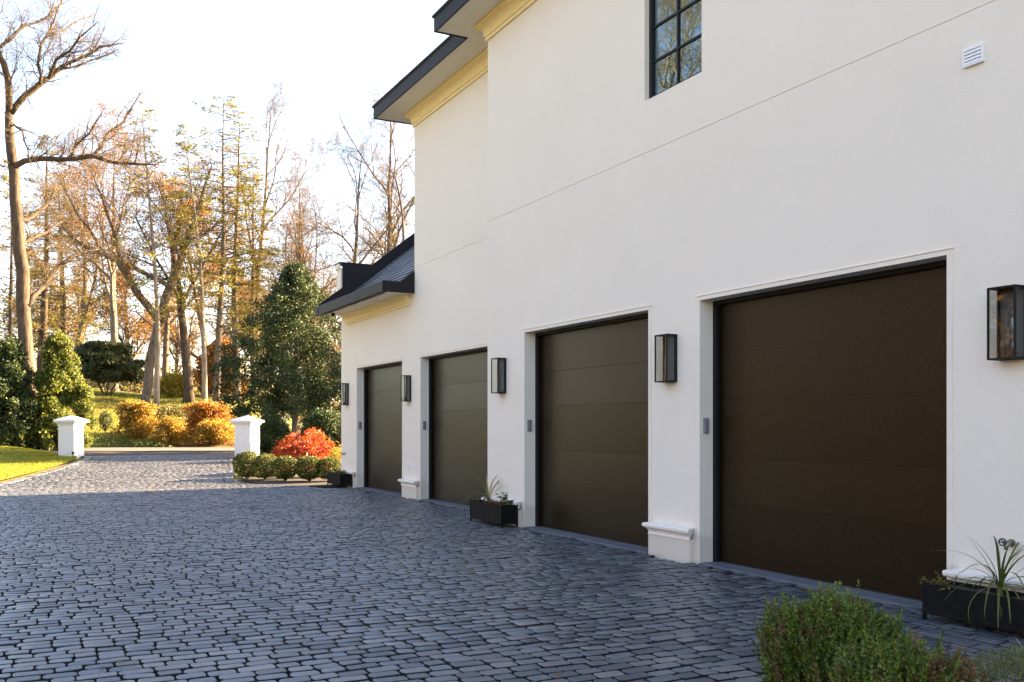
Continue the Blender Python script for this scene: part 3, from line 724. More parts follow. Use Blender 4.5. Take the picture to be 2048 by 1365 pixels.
def conifer(seed, H, r0, spread, dens, nm, first=.3, droop=-.05, name='conifer', label='', loc=(0, 0, 0), bm='bark', lsize=.26, lean=(0, 0), shape=1.0, **kw):
    r = random.Random(seed); pts = []; rad = []; n = 14; p = Vector((0, 0, -.4)); d = Vector((lean[0], lean[1], 1)).normalized()
    for i in range(n + 1):
        pts.append(p.copy()); rad.append(max(r0 * (1 - .95 * i / n), .015))
        d = Vector((d.x + r.gauss(0, .018), d.y + r.gauss(0, .018), d.z)).normalized(); p = p + d * (H / n)
    segs = []; NP = []; ND = []
    z = first
    while z < .99:
        j = min(int(z * n), n - 1); t_ = z * n - j; q = pts[j].lerp(pts[j + 1], t_)
        L = spread * ((1 - z) ** (.75 * shape) * .95 + .06) * r.uniform(.45, 1.1)
        if z < first + .15: L *= .8
        a = r.uniform(0, 6.283); dd_ = Vector((math.cos(a), math.sin(a), r.uniform(0, .45))).normalized(); rr = .012 + .014 * L
        m_ = max(3, int(L / .5)); st = L / m_
        for i in range(m_):
            dd_ = Vector((dd_.x + r.gauss(0, .10), dd_.y + r.gauss(0, .10), dd_.z + droop + r.gauss(0, .07))).normalized()
            q2 = q + dd_ * st; r2 = max(rr * .72, .006); segs.append((q, q2, rr, r2))
            if i > 0 or L < 1.2:
                for sgn in (-1, 1):
                    sd = Vector((-dd_.y * sgn, dd_.x * sgn, r.uniform(-.25, .2))).normalized(); sd = (sd + dd_ * r.uniform(.3, .9)).normalized()
                    sl = st * r.uniform(.5, 1.5); q3 = q2 + sd * sl; segs.append((q2, q3, r2 * .5, .004))
                    if r.random() < dens:
                        for _ in range(r.randint(8, 16)):
                            f = r.random() ** .7; NP.append(q2.lerp(q3, f) + Vector((r.gauss(0, .12), r.gauss(0, .12), r.gauss(0, .08)))); ND.append(sd + dd_ * .5)
            q, rr = q2, r2
        z += r.uniform(.25, 1.0) * .0115 * (22 / H) ** .5
    NP = np.array(NP) if NP else np.zeros((0, 3)); ND = np.array(ND) if len(ND) else np.zeros((0, 3))
    kw2 = dict(aspect=.26, dirs=ND, tilt=.9)
    return tree_thing(name, label, loc, [(pts, rad)], segs, [(NP, rng.uniform(.6, 1.3, len(NP)) * lsize, nm, kw2)], bm, cat='tree', **kw)
def blob_points(n, fr, rg=rng, shell=.35):
    """points in a unit ball, denser to the outside, radius warped by fr(dir)"""
    d = rg.normal(size=(n, 3)); d /= np.linalg.norm(d, axis=1)[:, None]
    rr = 1 - np.abs(rg.normal(size=n)) * shell; rr = np.clip(rr, .1, 1.05)
    return d * (rr * fr(d))[:, None], d
def lump(seed, k=5, amp=.16):
    g = np.random.default_rng(seed); A = g.normal(size=(k * 3, 3)); A /= np.linalg.norm(A, axis=1)[:, None]; B = g.uniform(.3, 1, k * 3)
    return lambda d: 1 - amp * .5 + amp * (np.clip((d @ A.T - .72) / .28, 0, 1) * B).max(1) * 1.6
def shrub(name, label, loc, rx, ry, h, n, size, m, seed, cat='shrub', group=None, amp=.18, shell=.25, flat=0, asp=.6, stems=7, bm='bark_dark', z0=.08):
    r = thing(name, loc, label, cat, group); g = np.random.default_rng(seed)
    P, d = blob_points(n, lump(seed, 6, amp), g, shell)
    if flat: P = np.sign(P) * np.abs(P) ** (1 - flat)
    P = P * [rx, ry, h / 2 * .97] + [0, 0, h / 2 + z0]
    P = P[P[:, 2] > .02]; dn = (P - [0, 0, h * .4]); dn /= np.linalg.norm(dn, axis=1)[:, None] + 1e-9
    leaf_obj('foliage', r, P, g.uniform(.7, 1.3, len(P)) * size, m, aspect=asp, nrm=dn, tilt=1.0, rg=g)
    rr = random.Random(seed); mb = MB()
    for _ in range(stems):
        a = rr.uniform(0, 6.283); e = Vector((math.cos(a) * rx * .7, math.sin(a) * ry * .7, h * rr.uniform(.5, .85)))
        mb.tube([Vector((e.x * .1, e.y * .1, -.03)), Vector((e.x * .45, e.y * .45, e.z * .45)), e], [.02 * h + .004, .012 * h + .003, .004], 5)
    me = bpy.data.meshes.new('stems'); me.from_pydata(mb.v, [], mb.f); me.materials.append(M[bm]); link('stems', me, r)
    return r

def lobes_leaves(lobes, per, g):
    """leaves on the outer shells of many overlapping lobes (x, y, z, rx, rz)"""
    P, N = [], []
    for x, y, z, rx, rz in lobes:
        k = max(20, int(per * rx * rx)); d = g.normal(size=(k, 3)); d /= np.linalg.norm(d, axis=1)[:, None]; d[:, 2] = np.abs(d[:, 2]) * np.where(g.random(k) < .75, 1, -1)
        rr = np.clip(1 - np.abs(g.normal(size=k)) * .24, .15, 1.1) * (1 + .17 * g.normal(size=k))
        P.append(d * rr[:, None] * [rx, rx, rz] + [x, y, z]); N.append(d)
    return np.concatenate(P), np.concatenate(N)
def lobed_bush(name, label, u, dep, wpx, vtop, m, seed, per, size, nl=26, asp=.55, flat=1.0, cat='shrub', taper=.55, lr=.34, bot=.0):
    p = pxg(u, dep); Rx = wpx / 2 / F * dep; H = top_h(vtop, dep, p.z); g = np.random.default_rng(seed); L = []
    for i in range(nl):
        f = (i + .5) / nl; z = bot * H + (H * (1 - bot)) * f; env = Rx * (1 - taper * f ** 1.6) * (1 if f > .1 else .85); a = i * 2.399 + g.normal() * .4; rl_ = Rx * lr * g.uniform(.7, 1.35)
        q = max(0, env - rl_ * .8) * g.uniform(.5, 1.25); L.append((math.cos(a) * q, math.sin(a) * q, min(z, H - rl_ * flat * .8), rl_, rl_ * flat * g.uniform(.8, 1.4)))
        if i % 3 == 0: L.append((math.cos(a) * q * .35, math.sin(a) * q * .35, min(z, H - rl_ * flat), rl_ * 1.15, rl_ * flat))
    P, N = lobes_leaves(L, per, g); k_ = P[:, 2] > .03; P, N = P[k_], N[k_]
    r = thing(name, p, label, cat); leaf_obj('foliage', r, P, g.uniform(.7, 1.3, len(P)) * size, m, aspect=asp, nrm=N, tilt=.9, rg=g)
    mb = MB()
    for i in range(9):
        x, y2, z, _, _ = L[(i * 5) % len(L)]; mb.tube([(x * .06, y2 * .06, -.1), (x * .4, y2 * .4, z * .5), (x, y2, z)], [.05, .035, .012], 5)
    me = bpy.data.meshes.new('stems'); me.from_pydata([tuple(v_) for v_ in mb.v], [], mb.f); me.materials.append(M['bark_dark']); link('stems', me, r)
    return r
def top_h(v, dep, z): return EYE + (HOR - v) / F * dep - z
# ------------------------------------------------------------------ gate pillars
def pillar(u, dep, label, rot):
    p = pxg(u, dep); r = thing('gate_pillar', p, label, 'pillar', 'gate pillars at the end of the drive')
    x, y2, z = p; h = .32
    def sq(a, zz): return [(x - a, y2 - a, z + zz), (x + a, y2 - a, z + zz), (x + a, y2 + a, z + zz), (x - a, y2 + a, z + zz)]
    MB().rings([sq(h, -.3), sq(h, 1.17)]).build('shaft', 'pillar_stucco', r, bev=.008)
    MB().rings([sq(h + .02, 1.172), sq(h + .02, 1.20), sq(h + .035, 1.205), sq(h + .045, 1.235), sq(h + .085, 1.275), sq(h + .10, 1.28), sq(h + .10, 1.298)]).build('moulding', 'pillar_stucco', r)
    MB().rings([sq(h + .125, 1.30), sq(h + .13, 1.355), sq(h + .115, 1.375), sq(.03, 1.545), sq(.01, 1.55)]).build('cap', 'pillar_stucco', r)
    r.rotation_euler.z = rot
pillar(142.5, 35.9, 'white stucco gate pillar on the lawn side beside the tall hollies', -YAW - R(10))
pillar(494.5, 34.6, 'white stucco gate pillar behind the boxwood balls beside the red maple', -YAW - R(17))
p = pxg(146, 34.9); r = thing('path_light', p, 'tiny dark light spike at the foot of the left gate pillar', 'light')
MB().tube([p - Vector((0, 0, .05)), p + Vector((0, 0, .13))], .018, 8).build('spike', 'lamp_metal', r)
MB().lathe([(.045, .12), (.05, .13), (.045, .20), (.02, .215)], 10, p).build('lamp_head', 'lamp_metal', r)

# ------------------------------------------------------------------ planters and their plants
def planter(x0, x1, y0, y1, h, label):
    r = thing('planter_box', ((x0 + x1) / 2, (y0 + y1) / 2, 0), label, 'planter', 'black planter boxes along the garage')
    t_ = .018; z0 = .045
    b_ = MB().box(x0, x0 + t_, y0, y1, z0, h).box(x1 - t_, x1, y0, y1, z0, h).box(x0 + t_, x1 - t_, y0, y0 + t_, z0, h).box(x0 + t_, x1 - t_, y1 - t_, y1, z0, h).box(x0 + t_, x1 - t_, y0 + t_, y1 - t_, z0, z0 + .02)
    b_.build('box', 'planter_black', r, bev=.003)
    for xx in (x0 - .004, x1 - .021):
        for yy in (y0 - .004, y1 - .021): MB().box(xx, xx + .025, yy, yy + .025, .0, h + .004).build('leg', 'planter_black', r, bev=.003)
    MB().box(x0 - .006, x0 - .0005, y0 + .022, y1 - .022, z0 + .012, z0 + .034).build('rail', 'planter_black', r)
    m_ = MB(); nx, ny = 5, 16; rr = random.Random(int(y0 * 10)); vs = []
    for j in range(ny + 1):
        m_.v += [(x0 + t_ + (x1 - x0 - 2 * t_) * i / nx, y0 + t_ + (y1 - y0 - 2 * t_) * j / ny, h - .035 + rr.uniform(-.012, .02)) for i in range(nx + 1)]
    m_.f = [(j * (nx + 1) + i, j * (nx + 1) + i + 1, (j + 1) * (nx + 1) + i + 1, (j + 1) * (nx + 1) + i) for j in range(ny) for i in range(nx)]
    m_.build('soil', 'soil', r, smooth=True)
    return r
def spike_plant(loc, seed, n, label, Lr, wid=.014, dead=6, azr=None):
    r = thing('spike_plant', loc, label, 'plant', 'spiky plants in the planters'); rr = random.Random(seed); loc = Vector(loc)
    for k in range(n + dead):
        dy = k >= n; az = rr.uniform(0, 6.283) if not azr else rr.uniform(*azr); L = rr.uniform(*Lr) * (.9 if dy else 1)
        el = rr.uniform(.9, 1.5) if not dy else rr.uniform(-.1, .7); bend = rr.uniform(.05, .16) if not dy else rr.uniform(.2, .34)
        if k % 3 == 0 and not dy: bend += .13; el -= .35
        p = Vector((math.cos(az) * .012, math.sin(az) * .012, .04 + rr.uniform(0, .05))); V = []; m_ = 9; w0 = wid * rr.uniform(.7, 1.15)
        for i in range(m_ + 1):
            f = i / m_; ww = w0 * (min(1, .45 + f * 2.2) if f < .25 else 1) * (1 - max(0, f - .35) / .65) ** .8 + .0008
            sd = Vector((-math.sin(az), math.cos(az), 0)); nn = Vector((-math.sin(el) * math.cos(az), -math.sin(el) * math.sin(az), math.cos(el)))
            V.append((p - sd * ww + nn * ww * .35, p, p + sd * ww + nn * ww * .35))
            p = p + Vector((math.cos(el) * math.cos(az), math.cos(el) * math.sin(az), math.sin(el))) * (L / m_); el -= bend * (1.0 if i < 6 else .6)
            if p.z + loc.z < .02: p.z = .02 - loc.z
        mb = MB(); mb.rings([list(v_) for v_ in V], False, False)
        me = bpy.data.meshes.new('strap_leaf'); me.from_pydata([tuple(v_) for v_ in mb.v], [], mb.f); me.materials.append(M['dry_grass' if (dy and k % 2) else 'strap_leaf'])
        me.polygons.foreach_set('use_smooth', [True] * len(me.polygons)); link('strap_leaf', me, r)
    MB().lathe([(.020, -.03), (.022, .03), (.014, .09)], 8, loc).build('stem', 'leaf_olive', r, smooth=True)
def low_plant(name, label, loc, n, rx, ry, hz, size, m, seed, hang=0):
    r = thing(name, loc, label, 'plant'); g = np.random.default_rng(seed); P = []; D = []
    mb = MB()
    for k in range(n):
        q = Vector((g.uniform(-rx, rx), g.uniform(-ry, ry), 0)); d = Vector((g.normal() * .5, g.normal() * .5, 1.0)).normalized(); L = hz * g.uniform(.5, 1.1); pts = [q - Vector((0, 0, .02))]
        for i in range(5):
            q = q + d * L / 5; d = Vector((d.x + g.normal() * .2 - hang * .12, d.y + g.normal() * .2, d.z - hang * .35)).normalized(); pts.append(q.copy())
            for _ in range(4): P.append(q); D.append(Vector((g.normal(), g.normal(), .4)).normalized())
        mb.tube(pts, [.0025] * 5 + [.001], 4)
    leaf_obj('foliage', r, np.array(P), g.uniform(.6, 1.3, len(P)) * size, m, aspect=.5, dirs=np.array(D), tilt=.6, rg=g)
    me = bpy.data.meshes.new('stems'); me.from_pydata(mb.v, [], mb.f); me.materials.append(M['leaf_olive']); link('stems', me, r)
planter(5.965, 6.235, 3.72, 4.90, .272, 'long black planter at the lower right under the garden tap')
planter(5.975, 6.235, 11.95, 13.0, .315, 'black planter with spiky plant between second and third garage door')
planter(6.50, 6.78, 21.32, 22.36, .30, 'small black planter on the far house corner beside the boxwood balls')
spike_plant((6.09, 4.36, .245), 3, 15, 'large spiky plant with drooping strap leaves in the near planter', (.40, .66), .0085, 20)
spike_plant((6.10, 12.62, .29), 8, 13, 'spiky upright plant in the planter between second and third door', (.42, .66), .014, 5)
low_plant('creeping_plant', 'creeping small-leaved plant spilling over the left end of the near planter', (6.03, 4.80, .245), 22, .05, .10, .10, .020, 'leaf_olive', 4, .6)
low_plant('creeping_plant', 'dry brown creeping plant in the middle of the second planter', (6.08, 12.35, .29), 34, .06, .28, .07, .026, 'leaf_box_brown', 5, .5)
low_plant('herb_plant', 'small green leafy herb at the near end of the second planter', (6.12, 12.08, .29), 9, .07, .10, .20, .040, 'leaf_holly', 6)
low_plant('trailing_plant', 'wispy trailing plant hanging from the far corner planter', (6.58, 21.6, .27), 40, .05, .25, .16, .035, 'leaf_olive', 7, .7)

# ------------------------------------------------------------------ foreground box shrubs
def sprig_bush(label, la, de, rx, h, ns, seed, brown, low=-.15, olive=.22):
    loc = W(la, de, gz(la, de)); r = thing('box_shrub', loc, label, 'shrub', 'box shrubs in the front corner'); g = np.random.default_rng(seed)
    VV, MI, ST = [], [], MB(); f = lump(seed, 5, .42)
    dirs = g.normal(size=(ns * 3, 3)); dirs /= np.linalg.norm(dirs, axis=1)[:, None]; dirs = dirs[dirs[:, 2] > low][:ns]
    P, D, Z, MT = [], [], [], []
    for d in dirs:
        rr = float(f(d[None])[0]); c = np.array([d[0] * rx, d[1] * rx, h * .42 + d[2] * h * .58]) * [rr, rr, rr ** .5]
        c = c + d * g.normal() * .030 + np.array([0, 0, abs(g.normal()) * .040]); L = g.uniform(.12, .25); ax = np.array([d[0] * .32, d[1] * .32, .75 + d[2] * .4]) + g.normal(size=3) * .16; ax /= np.linalg.norm(ax)
        b0 = c - ax * L; side = cam_ld(d[0], d[1])[0]
        pb = brown(side, d[2]); q = g.random(); mt = 2 if q < pb else (1 if q < pb + olive else 0)
        if g.random() < .45: ST.tube([b0 + r.location * 0 if False else Vector(b0), Vector(c)], [.0025, .001], 3)
        nl = int(L / .011); a0 = g.uniform(0, 6.28)
        o1 = np.cross(ax, [0.3, .5, .8]); o1 /= np.linalg.norm(o1); o2 = np.cross(ax, o1)
        for i in range(nl):
            fr = (i + .5) / nl
            for s_ in (0, math.pi):
                a = a0 + i * 1.57 + s_ + g.normal() * .25; od = o1 * math.cos(a) + o2 * math.sin(a)
                P.append(b0 + ax * L * fr); D.append(od * (1.0 - .45 * fr) + ax * (.55 + .5 * fr)); Z.append(.021 * (1.1 - .45 * fr) * g.uniform(.8, 1.2)); MT.append(mt if not (mt == 2 and fr < .35) else 1)
    V, Q = quads(np.array(P), np.array(Z) * 1.1, aspect=.62, dirs=np.array(D), tilt=.35, rg=g)
    link('foliage', np_mesh('foliage', V, Q, mats=('leaf_box', 'leaf_box_olive', 'leaf_box_brown'), mi=MT), r)
    for _ in range(10):
        a = g.uniform(0, 6.28); ST.tube([Vector((0, 0, -.02)), Vector((math.cos(a) * rx * .3, math.sin(a) * rx * .3, h * .4)), Vector((math.cos(a) * rx * .6, math.sin(a) * rx * .6, h * .75))], [.012, .008, .003], 5)
    me = bpy.data.meshes.new('stems'); me.from_pydata([tuple(v_) for v_ in ST.v], [], ST.f); me.materials.append(M['bark_dark']); link('stems', me, r)
sprig_bush('green box shrub in the lower right corner, the taller one on the left', 1.54, 4.46, .255, .61, 1900, 21, lambda s_, z: .03 + .30 * max(0, -s_ - .45) + .06 * max(0, z - .5))
sprig_bush('box shrub with rusty brown tips in the lower right, the right-hand one', 1.60, 3.93, .25, .475, 1700, 22, lambda s_, z: .05 + .8 * max(0, s_ - .05), olive=.4)
bed = MB(); bed.rings([[W(1.9 + 1.25 * math.cos(a) * k, 3.95 + .85 * math.sin(a) * k, z) for a in [2 * math.pi * j / 28 for j in range(28)]] for k, z in ((1.0, -.02), (.97, .02), (.5, .03))])
o = bed.build('planting_bed', 'mulch'); o['kind'] = 'structure'
r = thing('grass_mound', W(2.26, 4.3, 0), 'low mound of pale green grass at the bottom right corner', 'grass clump'); g = np.random.default_rng(9)
n = 9000; P, d = blob_points(n, lump(9, 5, .2), g, .2); P = P * [.36, .36, .42]; P = P[P[:, 2] > -.02]; d = P / np.linalg.norm(P, axis=1)[:, None]
leaf_obj('foliage', r, P, g.uniform(.03, .065, len(P)), 'dry_grass', aspect=.10, dirs=d * .6 + [0, 0, .5], tilt=1.2, rg=g)
r = tag(shrub('box_shrub', '', W(2.72, 4.25, 0), .22, .22, .52, 2200, .024, 'leaf_box_brown', 33), 'brown-tipped shrub just entering the right edge below the near planter', 'shrub')

# ------------------------------------------------------------------ bed beside the house: box balls and red maple
BG = 'clipped box balls along the bed'
balls = [(494, 24.7, .345, .70, 'first clipped box ball from the left, below the right gate pillar'), (531, 24.4, .33, .64, 'second clipped box ball from the left in the bed row'),
         (571, 24.1, .33, .62, 'middle clipped box ball in front of the left side of the red maple'), (619, 23.9, .34, .63, 'clipped box ball in front of the middle of the red maple'), (660, 23.9, .31, .60, 'clipped box ball next to the far corner planter')]
b0 = None
for i, (u, de, rd, h, lab) in enumerate(balls):
    p = pxg(u, de) + Vector((0, 0, .03))
    if i in (0, 2): b0 = shrub('box_ball', lab, p, .33, .33, .64, 6500, .034, 'leaf_ball', 40 + i, cat='shrub', group=BG, amp=.12, shell=.16, asp=.7, flat=.06, z0=-.02); b0.scale = (rd / .33, rd / .33, h / .64)
    else: copy_tree(b0, p, 1.7 * i, (rd / .33, rd / .33, h / .64), lab, BG)
shrub('yellow_shrub', 'yellow leaved shrub behind the far corner planter under the red maple', pxg(683, 25.6) + Vector((0, 0, .03)), .34, .34, .70, 2200, .05, 'leaf_yellow', 47)
p = pxg(612, 27.0) + Vector((0, 0, .03)); g = np.random.default_rng(51)
r = thing('red_maple', p, 'low spreading maple with glowing red leaves in the bed', 'tree'); P = []; D = []; segs = []
for k in range(130):
    a = g.uniform(0, 6.283); rad = 1.0 * math.sqrt(g.uniform(.02, 1)) * (1 + .10 * math.sin(3 * a + 1) + .10 * math.sin(7 * a)); zt = 1.02 * (1 - (rad / 1.25) ** 2.2) * g.uniform(.62, 1.10) + .10
    q = Vector((math.cos(a) * rad, math.sin(a) * rad, zt)); m0 = Vector((q.x * .3, q.y * .3, zt * .75 + .05)); s0 = Vector((0, 0, .25)); m1 = q.lerp(m0, .35) + Vector((0, 0, .06))
    segs += [(s0, m0, .016, .010), (m0, m1, .010, .006), (m1, q, .006, .003)]
    out = Vector((math.cos(a), math.sin(a), -.75))
    for j in range(46):
        f = g.uniform(.0, 1.25); P.append(m1.lerp(q, f) + Vector((g.normal() * .07, g.normal() * .07, g.normal() * .045 - .05 * f))); D.append(out)
for _ in range(1500):
    a = g.uniform(0, 6.283); rad = .95 * math.sqrt(g.uniform(.2, 1)); P.append(Vector((math.cos(a) * rad, math.sin(a) * rad, g.uniform(.10, .75) * (1.15 - .5 * rad)))); D.append(Vector((math.cos(a), math.sin(a), -1)))
leaf_obj('crown', r, np.array(P), g.uniform(.05, .11, len(P)), 'leaf_red', aspect=.42, dirs=np.array(D), tilt=.9, rg=g)
link('trunk', segs_mesh('trunk', segs + [(Vector((0, 0, -.05)), Vector((0, 0, .27)), .04, .03)], 6, 'bark_pale'), r)
r = thing('nursery_stake', pxg(613, 25.9), 'thin pale stake standing in front of the red maple', 'stake'); q = pxg(613, 25.9)
MB().tube([q, q + Vector((.01, 0, .62))], .011, 6).build('pole', 'white_plastic', r)

# ------------------------------------------------------------------ shrubs and hedges beyond the gate
def top_h(v, dep, z): return EYE + (HOR - v) / F * dep - z
def px_shrub(name, label, u, dep, wpx, vtop, n, size, m, seed, **kw):
    p = pxg(u, dep); rx = wpx / 2 / F * dep; h = top_h(vtop, dep, p.z); return shrub(name, label, p, rx, rx * .9, h, n, size, m, seed, **kw)
GG = 'autumn shrubs on the bank across the road'
lobed_bush('golden_shrub', 'large rounded golden shrub on the bank, left of the group', 274, 51, 80, 806, 'leaf_gold', 61, 1900, .13, nl=34, lr=.30, taper=.25)
lobed_bush('golden_shrub', 'smaller low golden-brown dome shrub in front, centre of the group', 340, 48.6, 78, 840, 'leaf_gold', 62, 2300, .10, nl=28, lr=.30, taper=.5)
lobed_bush('golden_shrub', 'wide orange-topped shrub on the bank, right of the group', 418, 51.5, 108, 806, 'leaf_orange', 63, 1900, .13, nl=40, lr=.26, taper=.3)
lobed_bush('golden_shrub', 'yellow-brown loose shrub low on the bank beside the right gate pillar', 428, 49.0, 88, 848, 'leaf_gold', 64, 2100, .11, nl=28, lr=.30, taper=.5)
px_shrub('olive_shrub', 'olive green shrub between the two big golden shrubs', 345, 53.5, 84, 812, 4600, .12, 'leaf_olive', 65, flat=.15)
px_shrub('small_shrub', 'small dark round shrub on the sloping lawn', 211, 53, 26, 825, 1200, .08, 'leaf_holly', 66)
lobed_bush('holly_bush', 'tall dark holly bush at the left edge of the picture', 14, 40, 140, 684, 'leaf_holly', 67, 5000, .12, nl=80, lr=.19, taper=.7)
lobed_bush('holly_bush', 'tall sunlit yellow-green holly bush right of the dark one, behind the gate pillar', 116, 41, 142, 672, 'leaf_bright', 68, 5000, .12, nl=90, lr=.18, taper=.8)
lobed_bush('spreading_conifer', 'dark flat-topped spreading evergreen at the top of the lawn', 213, 72, 150, 690, 'needle_dark', 69, 1900, .34, nl=60, asp=.20, flat=.30, taper=.45, bot=.34, lr=.20)
lobed_bush('yellow_shrub', 'bright yellow-green shrub between the trunks on the hilltop', 345, 76, 70, 752, 'leaf_yellow', 70, 1100, .2, nl=20)
lobed_bush('rust_shrub', 'rusty orange shrub behind the right trunks on the hilltop', 442, 78, 110, 690, 'leaf_orange', 71, 900, .22, nl=26)
lobed_bush('dark_bush', 'dark evergreen bush just behind the right gate pillar', 545, 38.5, 100, 838, 'leaf_holly', 72, 7000, .09, nl=20)
lobed_bush('dark_bush', 'dark evergreen bush behind the red maple against the house', 655, 33.5, 130, 832, 'leaf_holly', 73, 7000, .09, nl=22)
# the broad holly tree next to the house
p = pxg(590, 41.5); H = top_h(528, 41.5, p.z); g = np.random.default_rng(81); r = thing('holly_tree', p, 'big dark cone-shaped holly tree beside the house', 'tree')
L = []
for i in range(150):
    f = (i + .5) / 150; z = 1.5 + (H - 1.75) * f ** 1.15; zz = (z - 1.1) / (H - 1.1); env = 3.1 * np.interp(zz, [0, .10, .25, .5, .75, .92, 1], [.72, .98, 1, .80, .48, .20, .03]); a = i * 2.399 + g.normal() * .3
    rl_ = g.uniform(.34, .62) * (1 - .45 * zz); q = max(0, env - rl_ * .6) * g.uniform(.72, 1.22); L.append((math.cos(a) * q, math.sin(a) * q, z, rl_, rl_ * g.uniform(.8, 1.2)))
    if i % 2: L.append((math.cos(a) * q * .45, math.sin(a) * q * .45, z, rl_ * 1.2, rl_ * 1.2))
L.append((0, 0, H - .35, .16, .4))
P, N = lobes_leaves(L, 2100, g); leaf_obj('crown', r, P, g.uniform(.07, .135, len(P)), 'leaf_holly', aspect=.55, nrm=N, tilt=.8, rg=g); holly = r
mb = MB().tube([p + Vector((0, 0, -.3)), p + Vector((.05, .1, 1.2)), p + Vector((.1, 0, 3)), p + Vector((0, 0, H * .9))], [.20, .16, .12, .02], 9)
for k in range(14):
    z = 1.2 + k * .42; a = k * 2.4; mb.tube([p + Vector((.06, .05, z)), p + Vector((math.cos(a) * 1.0, math.sin(a) * 1.0, z + .35))], [.05, .015], 5)
mb.build('trunk', 'bark_pale', r, smooth=True)
copy_tree(holly, (17.5, 38.0, gz(*cam_ld(17.5, 38.0))), 2.0, (1.0, .75, 1.15), 'dark holly tree hidden behind the house, casting the shadow stripe across the gate')
# white rail fence glimpsed behind the holly
f0, f1 = W(-15.8, 60, gz(-15.8, 60)), W(-11.2, 58.5, gz(-11.2, 58.5)); r = thing('rail_fence', f0, 'white rail fence glimpsed behind the holly trunk', 'fence')
for k in range(4):
    q = f0.lerp(f1, k / 3); MB().box(q.x - .06, q.x + .06, q.y - .06, q.y + .06, q.z - .2, q.z + 1.15).build('post', 'fence_white', r)
for zz_ in (.3, .65, 1.0):
    MB().tube([f0 + Vector((0, 0, zz_)), f1 + Vector((0, 0, zz_))], .055, 4).build('rail', 'fence_white', r)
# ground cover, grass
g = np.random.default_rng(91); n = 9000
D = g.uniform(46.8, 49.5, n); Lx = g.uniform(-27, -9, n) ; k_ = np.sin(Lx * .9) + np.sin(Lx * .37 + D) > -.6; D, Lx = D[k_], Lx[k_]
P = np.stack([Lx * C + D * S, D * C - Lx * S, gz(Lx, D) + g.uniform(-.02, .16, len(D)) * (1 + .8 * np.sin(Lx * 2))], 1)
o = leaf_obj('ground_cover', None, P, g.uniform(.07, .16, len(P)), 'leaf_bright', rg=g); o['kind'] = 'stuff'; tag(o, 'low green ground cover along the far side of the road', 'ground cover')
n = 12000; D = g.uniform(48, 66, n); Lx = D * g.uniform(-.50, -.20, n)
P = np.stack([Lx * C + D * S, D * C - Lx * S, gz(Lx, D) - .04 + g.uniform(0, .03, n)], 1)
o = leaf_obj('leaf_litter', None, P, g.uniform(.05, .12, n), 'leaf_rust', nrm=np.tile([0, 0, 1.], (n, 1)), tilt=.5, rg=g); o['kind'] = 'stuff'; tag(o, 'fallen brown leaves strewn over the bank', 'leaf litter')
n = 90000; D = 19 + 22.4 * g.random(n) ** .8; Lx = ledge(D) - .32 - g.exponential(3.2, n); k_ = Lx > -.66 * D - 1; D, Lx = D[k_], Lx[k_]; n = len(D)
P = np.stack([Lx * C + D * S, D * C - Lx * S, gz(Lx, D) - .014], 1)
o = leaf_obj('lawn_grass', None, P, g.uniform(.035, .075, n), 'grass_blade', aspect=.20, dirs=np.tile([0, 0, 1.], (n, 1)), tilt=.9, rg=g); o['kind'] = 'stuff'; tag(o, 'short bright lawn grass left of the drive', 'grass')
n = 46000; D = 49 + 27 * g.random(n); Lx = D * g.uniform(-.52, -.33, n)
P = np.stack([Lx * C + D * S, D * C - Lx * S, gz(Lx, D) - .075], 1)
o = leaf_obj('hill_grass', None, P, g.uniform(.07, .15, n), 'grass_blade', aspect=.22, dirs=np.tile([0, 0, 1.], (n, 1)), tilt=.9, rg=g); o['kind'] = 'stuff'; tag(o, 'grass on the sloping lawn beyond the road', 'grass')
n = 330; D = 4.5 + 24 * g.random(n) ** .8; Lx = D * g.uniform(-.55, .2, n); X = Lx * C + D * S; Y = D * C - Lx * S; k_ = (X < 5.8) & (Lx > ledge(D) + .3)
P = np.stack([X, Y, gz(Lx, D) + .010], 1)[k_]
yw = g.uniform(5, 22, 90); P = np.concatenate([P, np.stack([np.where(yw < 13.1, DR, DL) - .05 - g.exponential(.10, 90), yw, np.full(90, .012)], 1)])
o = leaf_obj('fallen_leaves', None, P, g.uniform(.03, .055, len(P)), 'leaf_rust', nrm=np.tile([0, 0, 1.], (len(P), 1)), tilt=.35, dirs=np.stack([g.normal(size=len(P)), g.normal(size=len(P)), np.full(len(P), .05)], 1), rg=g); o['kind'] = 'stuff'; tag(o, 'few small fallen leaves scattered on the cobbles', 'leaf litter')

